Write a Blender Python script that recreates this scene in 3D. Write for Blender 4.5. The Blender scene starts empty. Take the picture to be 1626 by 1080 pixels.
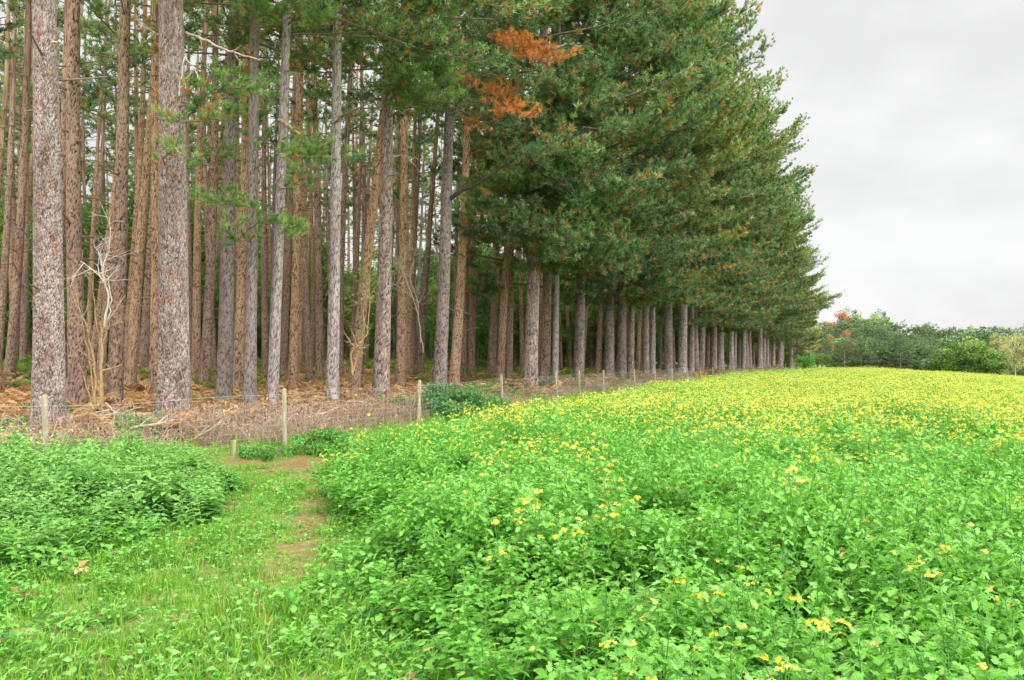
import bpy, math, random
import numpy as np
from mathutils import Matrix, Vector, Euler

SC = bpy.context.scene
COL = SC.collection
F = 1265.0          # focal length in photo pixels
HZ = 570.0          # horizon row
CAMZ = 1.6
rs = np.random.RandomState(7)
random.seed(7)

# ------------------------------------------------------------------ terrain
def sm(a, b, x):
    t = np.clip((np.asarray(x, float) - a) / (b - a), 0, 1)
    return t * t * (3 - 2 * t)

def row_x(y):
    y = np.asarray(y, float)
    return -13.45 + .409 * y + .00133 * np.clip(y - 40, 0, 200) ** 2

def fence_x(y):
    return row_x(y) + 3.37

def edge_x(y):          # left border of the crop
    y = np.asarray(y, float)
    a = -.42 - .30 * (y - 4) + .12 * np.sin(y * 2.1)
    b = row_x(y) + 7.3 + .18 * np.sin(y * 1.3) + 1.2 * sm(40, 70, y)
    return np.where(y < 9.2, np.maximum(a, -2.3), b)

def terrain(x, y):
    x = np.asarray(x, float); y = np.asarray(y, float)
    u = x - .4245 * y
    h = -.06 * (np.sqrt(np.clip(u, 0, None) ** 2 + 4) - 2) * np.where(u > 0, 1, 0)
    d = y - 66
    h = h - .045 * (np.sqrt(np.clip(d, 0, None) ** 2 + 64) - 8) * sm(-6, 3, u)
    h = np.maximum(h, -9)
    v = row_x(y) - x
    h = h + .95 * sm(4, 26, v) * sm(-5, 10, y)
    h = h + .10 * sm(3, 5, y) * sm(.3, 1.6, v + 2.6)     # little bank along the wood
    h = h + .035 * np.sin(x * 1.1 + .6 * y) * np.sin(y * .9 - .4 * x)
    return h

def tz(x, y):
    return float(terrain(x, y))

def W(px, py, d):
    """photo pixel at distance d -> world point"""
    return np.array([(px - 813) / F * d, d, CAMZ + (HZ - py) / F * d])

# ------------------------------------------------------------------ mesh helper
class MB:
    def __init__(s):
        s.V = []; s.F3 = []; s.F4 = []; s.m3 = []; s.m4 = []; s.n = 0
        s.A = {'var': [], 'cell': []}
    def add(s, V, F, mat=0, var=0., cell=0.):
        V = np.asarray(V, float).reshape(-1, 3); F = np.asarray(F, int)
        k = len(V)
        s.V.append(V)
        s.A['var'].append(np.broadcast_to(np.asarray(var, float), (k,)))
        s.A['cell'].append(np.broadcast_to(np.asarray(cell, float), (k,)))
        if F.shape[1] == 3:
            s.F3.append(F + s.n); s.m3.append(np.full(len(F), mat))
        else:
            s.F4.append(F + s.n); s.m4.append(np.full(len(F), mat))
        s.n += k
    def tube(s, P, R, sides=5, mat=0, var=0., cap=False):
        P = np.asarray(P, float); n = len(P)
        R = np.broadcast_to(np.asarray(R, float), (n,))
        T = np.gradient(P, axis=0); T /= np.linalg.norm(T, axis=1)[:, None] + 1e-9
        ref = np.where(np.abs(T[:, 2:3]) > .9, [[1., 0, 0]], [[0, 0, 1.]])
        U = np.cross(T, ref); U /= np.linalg.norm(U, axis=1)[:, None] + 1e-9
        if abs(T[0, 2]) > .6:
            U = np.tile(U[0], (n, 1)); U -= (U * T).sum(1)[:, None] * T
            U /= np.linalg.norm(U, axis=1)[:, None] + 1e-9
        B = np.cross(T, U)
        a = np.arange(sides) * 2 * math.pi / sides
        V = P[:, None] + R[:, None, None] * (np.cos(a)[None, :, None] * U[:, None] + np.sin(a)[None, :, None] * B[:, None])
        i = np.arange(n - 1)[:, None] * sides; j = np.arange(sides)[None]; j2 = (j + 1) % sides
        Fq = np.stack([i + j, i + j2, i + sides + j2, i + sides + j], -1).reshape(-1, 4)
        s.add(V, Fq, mat, np.repeat(np.broadcast_to(np.asarray(var, float), (n,)), sides))
        if cap:
            c = s.n
            s.add(np.vstack([P[-1:], V[-1]]), np.stack([np.zeros(sides, int), 1 + np.arange(sides), 1 + (np.arange(sides) + 1) % sides], -1), mat, var if np.isscalar(var) else 0)
    def build(s, name, mats, smooth=False):
        me = bpy.data.meshes.new(name)
        V = np.vstack(s.V)
        F3 = np.vstack(s.F3) if s.F3 else np.zeros((0, 3), int)
        F4 = np.vstack(s.F4) if s.F4 else np.zeros((0, 4), int)
        me.vertices.add(len(V)); me.vertices.foreach_set('co', V.astype(np.float32).ravel())
        nl = F3.size + F4.size
        me.loops.add(nl)
        me.loops.foreach_set('vertex_index', np.concatenate([F3.ravel(), F4.ravel()]).astype(np.int32))
        tot = np.concatenate([np.full(len(F3), 3), np.full(len(F4), 4)]).astype(np.int32)
        st = np.concatenate([[0], np.cumsum(tot)[:-1]]).astype(np.int32)
        me.polygons.add(len(tot))
        me.polygons.foreach_set('loop_start', st); me.polygons.foreach_set('loop_total', tot)
        mi = np.concatenate(s.m3 + s.m4).astype(np.int32)
        me.polygons.foreach_set('material_index', mi)
        me.polygons.foreach_set('use_smooth', np.full(len(tot), bool(smooth)))
        for k in ('var', 'cell'):
            at = me.attributes.new(k, 'FLOAT', 'POINT')
            at.data.foreach_set('value', np.concatenate(s.A[k]).astype(np.float32))
        for m in mats: me.materials.append(m)
        me.update(calc_edges=True); me.validate()
        return me

def link(name, me, parent=None):
    o = bpy.data.objects.new(name, me); COL.objects.link(o)
    if parent is not None: o.parent = parent
    return o

def tag(o, label=None, cat=None, group=None, kind=None):
    if label: o['label'] = label
    if cat: o['category'] = cat
    if group: o['group'] = group
    if kind: o['kind'] = kind
    return o

def nrm(v):
    v = np.asarray(v, float)
    return v / (np.linalg.norm(v, axis=-1, keepdims=True) + 1e-9)

# ------------------------------------------------------------------ materials
def nt(name):
    m = bpy.data.materials.new(name); m.use_nodes = True
    t = m.node_tree; t.nodes.clear()
    return m, t, t.nodes, t.links

def N(t, typ, **kw):
    n = t.nodes.new(typ)
    for k, v in kw.items(): setattr(n, k, v)
    return n

def attr(t, name):
    n = N(t, 'ShaderNodeAttribute'); n.attribute_name = name
    return n.outputs['Fac']

def ramp(t, fac, stops, interp='LINEAR'):
    n = N(t, 'ShaderNodeValToRGB'); cr = n.color_ramp; cr.interpolation = interp
    while len(cr.elements) < len(stops): cr.elements.new(.5)
    for e, (p, c) in zip(cr.elements, stops):
        e.position = p; e.color = (*c, 1)
    t.links.new(fac, n.inputs[0])
    return n.outputs[0]

def mixc(t, f, a, b, typ='MIX'):
    n = N(t, 'ShaderNodeMix', data_type='RGBA', blend_type=typ)
    for sock, v in ((n.inputs[0], f), (n.inputs[6], a), (n.inputs[7], b)):
        if hasattr(v, 'is_output'): t.links.new(v, sock)
        elif isinstance(v, (int, float)): sock.default_value = v
        else: sock.default_value = (*v, 1)
    return n.outputs[2]

def math_(t, op, a, b=0., c=None, clamp=False):
    n = N(t, 'ShaderNodeMath', operation=op); n.use_clamp = clamp
    for i, v in enumerate((a, b) if c is None else (a, b, c)):
        if hasattr(v, 'is_output'): t.links.new(v, n.inputs[i])
        else: n.inputs[i].default_value = v
    return n.outputs[0]

def noise(t, scale, detail=3, vec=None, rough=.6):
    n = N(t, 'ShaderNodeTexNoise'); n.inputs['Scale'].default_value = scale
    n.inputs['Detail'].default_value = detail; n.inputs['Roughness'].default_value = rough
    if vec is not None: t.links.new(vec, n.inputs['Vector'])
    return n.outputs['Fac']

def objco(t, scale=(1, 1, 1)):
    c = N(t, 'ShaderNodeTexCoord'); mp = N(t, 'ShaderNodeMapping'); mp.inputs['Scale'].default_value = scale
    t.links.new(c.outputs['Object'], mp.inputs[0]); return mp.outputs[0]

def out_leaf(t, col, rough=.5, trans=.35, spec=.4, tint=(1.15, 1.25, .5)):
    p = N(t, 'ShaderNodeBsdfPrincipled'); p.inputs['Roughness'].default_value = rough
    p.inputs['Specular IOR Level'].default_value = spec
    t.links.new(col, p.inputs['Base Color'])
    o = N(t, 'ShaderNodeOutputMaterial')
    if trans > 0:
        tr = N(t, 'ShaderNodeBsdfTranslucent')
        t.links.new(mixc(t, 1., col, tint, 'MULTIPLY'), tr.inputs[0])
        mx = N(t, 'ShaderNodeMixShader'); mx.inputs[0].default_value = trans
        t.links.new(p.outputs[0], mx.inputs[1]); t.links.new(tr.outputs[0], mx.inputs[2])
        t.links.new(mx.outputs[0], o.inputs[0])
    else:
        t.links.new(p.outputs[0], o.inputs[0])
    return p

def leaf_mat(name, stops, rough=.5, trans=.35, spec=.4, instrand=.25, tint=(1.15, 1.25, .5), tone=None):
    m, t, n, l = nt(name)
    f = attr(t, 'var')
    if instrand:
        oi = N(t, 'ShaderNodeObjectInfo')
        r = math_(t, 'SUBTRACT', oi.outputs['Random'], .5)
        f = math_(t, 'MULTIPLY_ADD', r, instrand, f)
    col = ramp(t, f, stops)
    if tone:
        col = mixc(t, 1., col, ramp(t, oi.outputs['Random'], [(0, tone[0]), (1, tone[1])]), 'MULTIPLY')
    out_leaf(t, col, rough, trans, spec, tint)
    return m

def bark_mat(name, fissure, plate_a, plate_b, red=None, upper=None, up0=3., up1=7.):
    m, t, n, l = nt(name)
    p = attr(t, 'var'); c = attr(t, 'cell')
    col = mixc(t, c, plate_a, plate_b)
    co = objco(t, (1, 1, .5))
    if red:
        fr = ramp(t, noise(t, 7, 4, co), [(.52, (0, 0, 0)), (.66, (1, 1, 1))])
        col = mixc(t, fr, col, red)
    if upper:
        geo = N(t, 'ShaderNodeTexCoord'); sp = N(t, 'ShaderNodeSeparateXYZ'); l.new(geo.outputs['Object'], sp.inputs[0])
        h = math_(t, 'MULTIPLY_ADD', noise(t, 1.6, 3, co), 5., sp.outputs[2])
        f = N(t, 'ShaderNodeMapRange'); l.new(h, f.inputs[0]); f.inputs[1].default_value = up0; f.inputs[2].default_value = up1
        col = mixc(t, f.outputs[0], col, mixc(t, c, upper, tuple(v * .7 for v in upper)))
    fine = noise(t, 60, 5, co, .7)
    col = mixc(t, .55, col, ramp(t, fine, [(.3, (.35, .33, .32)), (.7, (1.25, 1.25, 1.25))]), 'MULTIPLY')
    col = mixc(t, ramp(t, p, [(.12, (0, 0, 0)), (.52, (1, 1, 1))]), fissure, col)
    tco = N(t, 'ShaderNodeTexCoord'); zs = N(t, 'ShaderNodeSeparateXYZ'); l.new(tco.outputs['Object'], zs.inputs[0])
    big = ramp(t, noise(t, .9, 4, objco(t, (1.5, 1.5, .35))), [(.32, (.72, .70, .70)), (.68, (1.22, 1.2, 1.16))])
    col = mixc(t, .8, col, big, 'MULTIPLY')
    ms = N(t, 'ShaderNodeMapRange'); l.new(zs.outputs[2], ms.inputs[0]); ms.inputs[1].default_value = 1.5; ms.inputs[2].default_value = .1
    moss = math_(t, 'MULTIPLY', ramp(t, noise(t, 5, 5, co), [(.50, (0, 0, 0)), (.66, (1, 1, 1))]), ms.outputs[0])
    col = mixc(t, math_(t, 'MULTIPLY', moss, .7), col, (.13, .16, .05))
    lich = ramp(t, noise(t, 3.2, 5, co), [(.56, (0, 0, 0)), (.74, (1, 1, 1))])
    col = mixc(t, math_(t, 'MULTIPLY', lich, .35), col, (.23, .23, .17))
    b = N(t, 'ShaderNodeBsdfPrincipled'); b.inputs['Roughness'].default_value = .9; b.inputs['Specular IOR Level'].default_value = .15
    l.new(col, b.inputs['Base Color'])
    bp = N(t, 'ShaderNodeBump'); bp.inputs['Strength'].default_value = .7; bp.inputs['Distance'].default_value = .02
    hgt = math_(t, 'MULTIPLY_ADD', fine, .6, p); l.new(hgt, bp.inputs['Height']); l.new(bp.outputs[0], b.inputs['Normal'])
    o = N(t, 'ShaderNodeOutputMaterial'); l.new(b.outputs[0], o.inputs[0])
    return m

def plain_mat(name, a, b, scale=20., rough=.85, stretch=(1, 1, 1)):
    m, t, n, l = nt(name)
    f = noise(t, scale, 5, objco(t, stretch))
    col = mixc(t, ramp(t, f, [(.35, (0, 0, 0)), (.65, (1, 1, 1))]), a, b)
    out_leaf(t, col, rough, 0, .2)
    return m

GREY = bark_mat('bark_grey', (.085, .06, .052), (.56, .47, .44), (.20, .145, .128), red=(.33, .19, .13))
GDARK = bark_mat('bark_slate', (.075, .06, .055), (.36, .31, .295), (.20, .16, .145), red=(.26, .17, .125))
BROWN = bark_mat('bark_brown', (.075, .048, .036), (.46, .335, .275), (.21, .14, .108), red=(.40, .25, .165), upper=(.53, .37, .27), up0=6, up1=12)
ORANGE = bark_mat('bark_orange', (.10, .058, .035), (.52, .37, .275), (.29, .185, .125), red=(.46, .27, .135), upper=(.60, .40, .25), up0=3.5, up1=8)
WHITE = bark_mat('bark_pale', (.12, .10, .09), (.58, .52, .50), (.25, .20, .185))
TWIG = plain_mat('twig_bark', (.12, .09, .07), (.24, .19, .15), 12)
DEADW = plain_mat('dead_wood', (.34, .27, .20), (.58, .50, .40), 14)
DEADT = plain_mat('dead_tan_wood', (.30, .20, .10), (.48, .34, .20), 14)
PALEW = plain_mat('weathered_white_wood', (.42, .37, .32), (.64, .59, .54), 10)

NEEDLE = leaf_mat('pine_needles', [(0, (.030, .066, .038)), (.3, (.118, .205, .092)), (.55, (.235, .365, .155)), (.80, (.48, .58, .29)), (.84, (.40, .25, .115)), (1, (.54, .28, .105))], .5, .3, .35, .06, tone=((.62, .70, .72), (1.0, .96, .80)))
NEEDLEB = leaf_mat('pine_needles_bright', [(0, (.045, .11, .042)), (.3, (.12, .245, .07)), (.6, (.24, .40, .12)), (.86, (.40, .54, .20)), (.90, (.42, .24, .09)), (1, (.5, .25, .08))], .5, .3, .3, .06)
NEEDLED = leaf_mat('dead_pine_needles', [(0, (.26, .10, .04)), (.35, (.56, .22, .06)), (.7, (.72, .33, .095)), (1, (.78, .48, .19))], .6, .3, .2, .1, (1.1, 1, .8))
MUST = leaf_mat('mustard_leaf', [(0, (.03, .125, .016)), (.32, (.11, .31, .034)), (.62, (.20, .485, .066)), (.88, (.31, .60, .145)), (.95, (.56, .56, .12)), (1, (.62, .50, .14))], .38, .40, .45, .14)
MUSTS = leaf_mat('mustard_stem', [(0, (.07, .22, .03)), (1, (.15, .34, .06))], .5, .1, .3, .2)
PETAL = leaf_mat('mustard_petal', [(0, (.56, .44, .03)), (.5, (.72, .66, .06)), (1, (.80, .79, .22))], .6, .35, .2, .2, (1.04, 1.04, .8))
GRASSM = leaf_mat('grass_blade', [(0, (.085, .22, .02)), (.4, (.17, .37, .035)), (.75, (.28, .49, .06)), (.9, (.38, .38, .12)), (1, (.42, .29, .15))], .5, .35, .3, .3)
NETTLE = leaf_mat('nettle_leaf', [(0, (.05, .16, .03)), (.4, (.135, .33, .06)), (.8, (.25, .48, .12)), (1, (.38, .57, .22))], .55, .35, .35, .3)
BRACK = leaf_mat('dead_bracken', [(0, (.25, .14, .06)), (.4, (.48, .295, .135)), (.75, (.64, .43, .22)), (1, (.70, .55, .34))], .7, .35, .15, .5, (1.05, .95, .8))
FERNG = leaf_mat('fern_green', [(0, (.045, .13, .025)), (.5, (.105, .25, .045)), (.85, (.23, .31, .06)), (1, (.40, .28, .08))], .6, .4, .2, .6)
BRUSHM = leaf_mat('dry_stem', [(0, (.19, .11, .065)), (.5, (.38, .26, .175)), (1, (.58, .46, .34))], .85, .1, .1, .4, (1, 1, 1))
BRAMB = leaf_mat('bramble_leaf', [(0, (.05, .14, .045)), (.5, (.13, .30, .085)), (1, (.27, .45, .17))], .45, .3, .4, .2)
LEAFG = leaf_mat('broadleaf_green', [(0, (.050, .115, .030)), (.4, (.125, .25, .055)), (.8, (.24, .37, .085)), (1, (.46, .44, .11))], .55, .45, .3, .35)
FARG = leaf_mat('wood_foliage_green', [(0, (.038, .068, .040)), (.5, (.115, .185, .092)), (1, (.25, .33, .17))], .6, .25, .2, .35)
FARB = leaf_mat('wood_foliage_fresh', [(0, (.065, .125, .03)), (.5, (.165, .275, .06)), (1, (.31, .42, .12))], .6, .25, .2, .3)
FARO = leaf_mat('wood_foliage_rust', [(0, (.24, .11, .07)), (.5, (.42, .21, .12)), (1, (.54, .33, .20))], .6, .25, .2, .3)
FARY = leaf_mat('wood_foliage_straw', [(0, (.22, .23, .10)), (.5, (.42, .42, .19)), (1, (.58, .53, .28))], .6, .3, .2, .3)

def ground_mat():
    m, t, n, l = nt('ground_soil')
    z = attr(t, 'var'); b = attr(t, 'cell')
    co = objco(t)
    f1 = noise(t, 1.7, 6, co); f2 = noise(t, 14, 5, co)
    soil = mixc(t, ramp(t, f2, [(.35, (0, 0, 0)), (.68, (1, 1, 1))]), (.135, .085, .055), (.28, .185, .12))
    turf = mixc(t, ramp(t, f2, [(.35, (0, 0, 0)), (.65, (1, 1, 1))]), (.085, .18, .03), (.22, .36, .07))
    field = mixc(t, ramp(t, f1, [(.42, (0, 0, 0)), (.58, (1, 1, 1))]), turf, mixc(t, .5, soil, turf))
    litter = mixc(t, ramp(t, f2, [(.3, (0, 0, 0)), (.7, (1, 1, 1))]), (.16, .09, .045), (.36, .22, .12))
    litter = mixc(t, math_(t, 'MULTIPLY', ramp(t, f1, [(.5, (0, 0, 0)), (.62, (1, 1, 1))]), .6), litter, (.10, .15, .035))
    bf = math_(t, 'MULTIPLY', math_(t, 'MULTIPLY_ADD', ramp(t, noise(t, 5, 6, co), [(.36, (0, 0, 0)), (.62, (1, 1, 1))]), .75, .25), b)
    earth = mixc(t, ramp(t, noise(t, 30, 6, co), [(.35, (0, 0, 0)), (.66, (1, 1, 1))]), (.14, .065, .034), (.30, .155, .082))
    col = mixc(t, bf, field, earth)
    col = mixc(t, z, col, litter)
    p = N(t, 'ShaderNodeBsdfPrincipled'); p.inputs['Roughness'].default_value = .95; p.inputs['Specular IOR Level'].default_value = .1
    l.new(col, p.inputs['Base Color'])
    bp = N(t, 'ShaderNodeBump'); bp.inputs['Distance'].default_value = .05; l.new(f2, bp.inputs['Height']); l.new(bp.outputs[0], p.inputs['Normal'])
    o = N(t, 'ShaderNodeOutputMaterial'); l.new(p.outputs[0], o.inputs[0])
    return m

# ------------------------------------------------------------------ ground
def bare(x, y):   # trodden bare soil on the track and at its end by the fence
    e = np.exp(-(((x + 3.4 - .05 * (y - 12.4)) / 1.5) ** 2 + ((y - 12.3) / 1.25) ** 2))
    rut = np.exp(-((x - (-1.62 - .18 * (y - 6))) / .26) ** 2) * sm(5.0, 6.5, y) * (1 - sm(9.8, 11, y)) * .95
    rut2 = np.exp(-((x - (-3.05 - .02 * (y - 8))) / .18) ** 2) * sm(6.8, 7.6, y) * (1 - sm(10, 11.5, y)) * .7
    return np.clip(np.maximum(np.maximum(e * 1.3, rut), rut2), 0, 1)

def make_ground():
    def axis(lo, hi, a, b, step):
        core = np.arange(a, b + 1e-6, step)
        lf = a - np.cumsum(np.geomspace(step, 260, 26)); rt = b + np.cumsum(np.geomspace(step, 260, 26))
        return np.concatenate([lf[::-1], core, rt])
    X = axis(0, 0, -22, 34, .3); Y = axis(0, 0, -2, 84, .3)
    xx, yy = np.meshgrid(X, Y)
    zz = terrain(xx, yy) + .015 * rs.randn(*xx.shape) * (np.abs(xx) < 40)
    v = row_x(yy) - xx
    wood = sm(-2.9, -1.6, v + .3 * np.sin(yy * 1.7)) * (1 - sm(124, 130, yy)) * sm(-40, -39, yy)
    mb = MB(); w = len(X)
    i = np.arange(len(Y) - 1)[:, None] * w; j = np.arange(w - 1)[None]
    Fq = np.stack([i + j, i + j + 1, i + w + j + 1, i + w + j], -1).reshape(-1, 4)
    mb.add(np.stack([xx, yy, zz], -1).reshape(-1, 3), Fq, 0, wood.ravel(), bare(xx, yy).ravel())
    o = link('ground', mb.build('ground', [ground_mat()], True))
    tag(o, 'grassy track, field soil and brown litter floor of the wood', 'ground', kind='structure')
make_ground()

# ------------------------------------------------------------------ trunks
def worley(u, v, period, seed):
    """jittered-grid cellular noise, u periodic. returns F1, F2, cell id"""
    r = np.random.RandomState(seed)
    T = r.rand(4096, 3)
    iu = np.floor(u).astype(int); iv = np.floor(v).astype(int)
    f1 = np.full(u.shape, 9.); f2 = np.full(u.shape, 9.); cid = np.zeros(u.shape)
    for a in (-1, 0, 1):
        for b in (-1, 0, 1):
            cu = iu + a; cv = iv + b
            h = ((cu % period) * 73 + cv * 179) % 4096
            d = np.hypot(cu + T[h, 0] - u, cv + T[h, 1] - v)
            cl = d < f1
            f2 = np.where(cl, f1, np.minimum(f2, d)); cid = np.where(cl, T[h, 2], cid); f1 = np.where(cl, d, f1)
    return f1, f2, cid

def trunk_mesh(name, d, H, mat, segs, dz, zfine, pu=.06, pv=.12, amp=.02, seed=0, bend=.12, flare=.30, stubs=14, stublo=2.5):
    r = np.random.RandomState(seed)
    z = np.concatenate([np.arange(-.4, zfine, dz), np.arange(zfine, H, .45), [H]])
    zc = np.clip(z, 0, None)
    rad = d / 2 * (1 - .9 * (zc / H) * (1 - .12 * zc / H)) * (1 + flare * np.exp(-zc / .55)) + .012
    p1, p2 = r.rand(2) * 6.28
    cx = bend * np.sin(zc / 6.5 + p1) - bend * np.sin(p1); cy = bend * np.sin(zc / 7.7 + p2) - bend * np.sin(p2)
    th = np.arange(segs) * 2 * math.pi / segs
    TH, Z = np.meshgrid(th, z)
    per = max(6, int(math.pi * d / pu))
    U0 = TH / (2 * math.pi) * per; V0 = Z / pv
    wu = np.zeros_like(Z); wv = np.zeros_like(Z)
    for q in range(7):
        m = r.randint(2, max(3, per)); fz = r.uniform(.4, 2.6) / pv * .9; ph = r.rand(2) * 6.28
        wu += np.sin(TH * m + Z * fz + ph[0]); wv += np.sin(TH * r.randint(2, max(3, per)) - Z * fz + ph[1])
    wu *= .24; wv *= .24
    f1, f2, cid = worley(U0 + wu, V0 + wv, per, seed + 5)
    p2_ = int(per * 2.1)
    g1, g2, gid = worley((U0 + wu * .8) / per * p2_, V0 * 2.6 + wv, p2_, seed + 9)
    tall = np.sin(Z * 1.9 + np.sin(TH * 3 + p1) * 2) * .5 + .5
    plate = np.clip((f2 - f1) * 3.2, 0, 1) * (.45 + .55 * np.clip((g2 - g1) * 3.2 + .15, 0, 1)) * np.where(gid < .17, .35, 1.)
    cid = np.clip(.55 * cid + .45 * gid + .2 * (tall - .5), 0, 1)
    butt = 1 + .10 * np.exp(-np.clip(Z, 0, None) / .5) * np.sin(TH * 5 + p1) + .035 * np.sin(TH * 2 + p2 + Z * .2)
    fade = 1 - .6 * sm(4, 14, Z)
    R = rad[:, None] * butt + amp * (plate * .55 - .5 + .75 * (cid - .5)) * fade
    V = np.stack([cx[:, None] + R * np.cos(TH), cy[:, None] + R * np.sin(TH), Z], -1)
    mb = MB()
    i = np.arange(len(z) - 1)[:, None] * segs; j = np.arange(segs)[None]; j2 = (j + 1) % segs
    Fq = np.stack([i + j, i + j2, i + segs + j2, i + segs + j], -1).reshape(-1, 4)
    mb.add(V, Fq, 0, plate.ravel(), cid.ravel())
    for k in range(stubs):       # snapped branch stubs
        zz = r.uniform(stublo, min(H * .6, 13)); a = r.rand() * 6.28
        x0 = np.interp(zz, z, cx); y0 = np.interp(zz, z, cy); rr = np.interp(zz, z, rad)
        L = r.uniform(.05, .2) if r.rand() < .7 else r.uniform(.3, .9)
        dr = np.array([math.cos(a), math.sin(a), r.uniform(-.25, .45)])
        P0 = np.array([x0, y0, zz]) + dr * rr * .8
        P = [P0, P0 + dr * (L * .5 + rr * .2), P0 + dr * (L + rr * .2) + np.array([0, 0, r.uniform(-.1, .06) * L])]
        mb.tube(P, [.028, .018, .010], 5, 0, .25, cap=True)
    me = mb.build(name, [mat], True)
    me['cx'] = float(cx[-1]); me['cy'] = float(cy[-1])
    AX[name] = (z, cx, cy, rad)
    return me
AX = {}
GREYA = trunk_mesh('trunk', .47, 25, GREY, 132, .02, 8.2, .045, .10, .025, 11, .10, .42, 12)
AX['A'] = AX['trunk']
GREYB = trunk_mesh('trunk', .60, 26, GREY, 160, .022, 9.5, .05, .11, .030, 12, .10, .42, 16)
AX['B'] = AX['trunk']
def fam(mat, d, n, seed, segs=56, dz=.05, pu=.055, pv=.13, amp=.014, H=24, **k):
    out = []
    for i in range(n):
        me = trunk_mesh('trunk', d, H, mat, segs, dz, 11.5, pu, pv, amp, seed + i, **k)
        out.append((me, d, AX['trunk']))
    return out
FAM = {'g': fam(GREY, .50, 3, 21), 's': fam(GDARK, .52, 2, 31), 'b': fam(BROWN, .42, 4, 41, 52, .05, .045, .12, .010, stubs=46, bend=.3, flare=.3),
       'o': fam(ORANGE, .42, 3, 51, 52, .05, .045, .14, .009, stubs=40, bend=.34, flare=.3), 'w': fam(WHITE, .44, 2, 61)}

# ------------------------------------------------------------------ pine foliage
def tufts(mb, P, D, size, var, nb, w, r, mat=1, spread=.75):
    P = np.asarray(P, float); D = nrm(D); T = len(P)
    if T == 0: return
    size = np.broadcast_to(np.asarray(size, float), (T,))
    rv = nrm(r.randn(T, nb, 3))
    dr = nrm(D[:, None] * .75 + rv * spread)
    L = size[:, None] * r.uniform(.65, 1.15, (T, nb))
    base = P[:, None] + D[:, None] * (r.uniform(-.4, .4, (T, nb)) * size[:, None])[..., None]
    sd = nrm(np.cross(dr, nrm(r.randn(T, nb, 3)))) * (w * .5)
    tip = base + dr * L[..., None]
    V = np.stack([base - sd, base + sd, tip], 2).reshape(-1, 3)
    Fi = np.arange(T * nb * 3).reshape(-1, 3)
    vv = np.clip(np.broadcast_to(np.asarray(var, float), (T,))[:, None] + r.uniform(-.05, .05, (T, nb)), 0, 1)
    mb.add(V, Fi, mat, np.repeat(vv.ravel(), 3))

def branch(mb, TP, p0, az, elev, L, droop, up, r, dens=3.2, step=.15, rad=None, bare_to=.28, tsz=.17, vbase=.4, brown=.1, sides=4, flat=1.):
    """one limb with its branchlets; collects tuft sites in TP"""
    n = 7; t = np.linspace(0, 1, n)
    wig = r.uniform(-.18, .18)
    h = L * t * math.cos(elev * .8)
    a = az + wig * t * 1.5
    z = L * (math.sin(elev) * t - droop * t ** 1.6 + up * t ** 3.2)
    P = np.stack([p0[0] + h * np.cos(a), p0[1] + h * np.sin(a), p0[2] + z], -1)
    rad = rad or (.011 * L + .008)
    mb.tube(P, rad * (1 - .85 * t), sides, 0)
    nb = max(2, int(L * dens))
    for k in range(nb + 1):
        tt = 1. if k == nb else r.uniform(bare_to, .98)
        i = min(int(tt * (n - 1)), n - 2); fr = tt * (n - 1) - i
        q = P[i] * (1 - fr) + P[i + 1] * fr
        tan = nrm(P[i + 1] - P[i])
        side = nrm(np.cross(tan, [0, 0, 1.])) * r.choice([-1, 1])
        if k == nb: d = tan + np.array([0, 0, .25])
        else: d = tan * r.uniform(.4, 1.0) + side * r.uniform(.5, 1.) + np.array([0, 0, r.uniform(-.25, .45) * flat])
        d = nrm(d)
        l = (.24 * L * (1.15 - .75 * tt) + .22) * r.uniform(.6, 1.2)
        m = max(2, int(l / step))
        s = np.linspace(.3, 1, m)
        bend = np.array([0, 0, r.uniform(-.12, .22)])
        Q = q + d * (l * s)[:, None] + bend * (l * s ** 2)[:, None]
        mb.tube([q, q + d * l * .5 + bend * l * .25, q + d * l + bend * l], [.008, .006, .003], 3, 0)
        dd = nrm(d + bend * 1.2 + np.array([0, 0, .35]))
        off = r.randn(m, 3) * step * .3
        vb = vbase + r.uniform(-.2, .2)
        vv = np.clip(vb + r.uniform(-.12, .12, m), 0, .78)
        br = r.rand(m) < brown * (2.2 if r.rand() < .3 else .5)
        vv = np.where(br, r.uniform(.86, 1, m), vv)
        TP.append((Q + off, dd + r.randn(m, 3) * .25, np.full(m, tsz) * r.uniform(.8, 1.15, m), vv))
    return P

def fin_tufts(mb, TP, nb, w, r, mat=1, spread=.75):
    P = np.vstack([a[0] for a in TP]); D = np.vstack([a[1] for a in TP])
    S = np.concatenate([a[2] for a in TP]); v = np.concatenate([a[3] for a in TP])
    tufts(mb, P, D, S, v, nb, w, r, mat, spread)

def pine_crown(seed, H, zlo, Lf, dz, per, nb=10, w=.024, tsz=.18, dens=3.2, brown=.1, vb=.38, mats=None, gap=0., droop=.3, step=.15, flat=1.):
    r = np.random.RandomState(seed); mb = MB(); TP = []
    z = zlo
    while z < H - .2:
        t = (z - zlo) / (H - zlo)
        a0 = r.rand() * 6.28
        for k in range(per):
            az = a0 + k * 6.28 / per + r.uniform(-.5, .5)
            L = Lf(t, az) * r.uniform(.5, 1.18)
            if L < .3 or r.rand() < gap: continue
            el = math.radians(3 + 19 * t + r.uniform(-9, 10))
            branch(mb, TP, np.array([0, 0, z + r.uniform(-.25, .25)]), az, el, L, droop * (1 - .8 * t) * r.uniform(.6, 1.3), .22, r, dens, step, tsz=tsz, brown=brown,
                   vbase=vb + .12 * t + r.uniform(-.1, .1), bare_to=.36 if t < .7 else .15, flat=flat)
        z += dz * r.uniform(.75, 1.25)
    fin_tufts(mb, TP, nb, w, r)
    return mb.build('crown', mats or [TWIG, NEEDLE])

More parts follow.
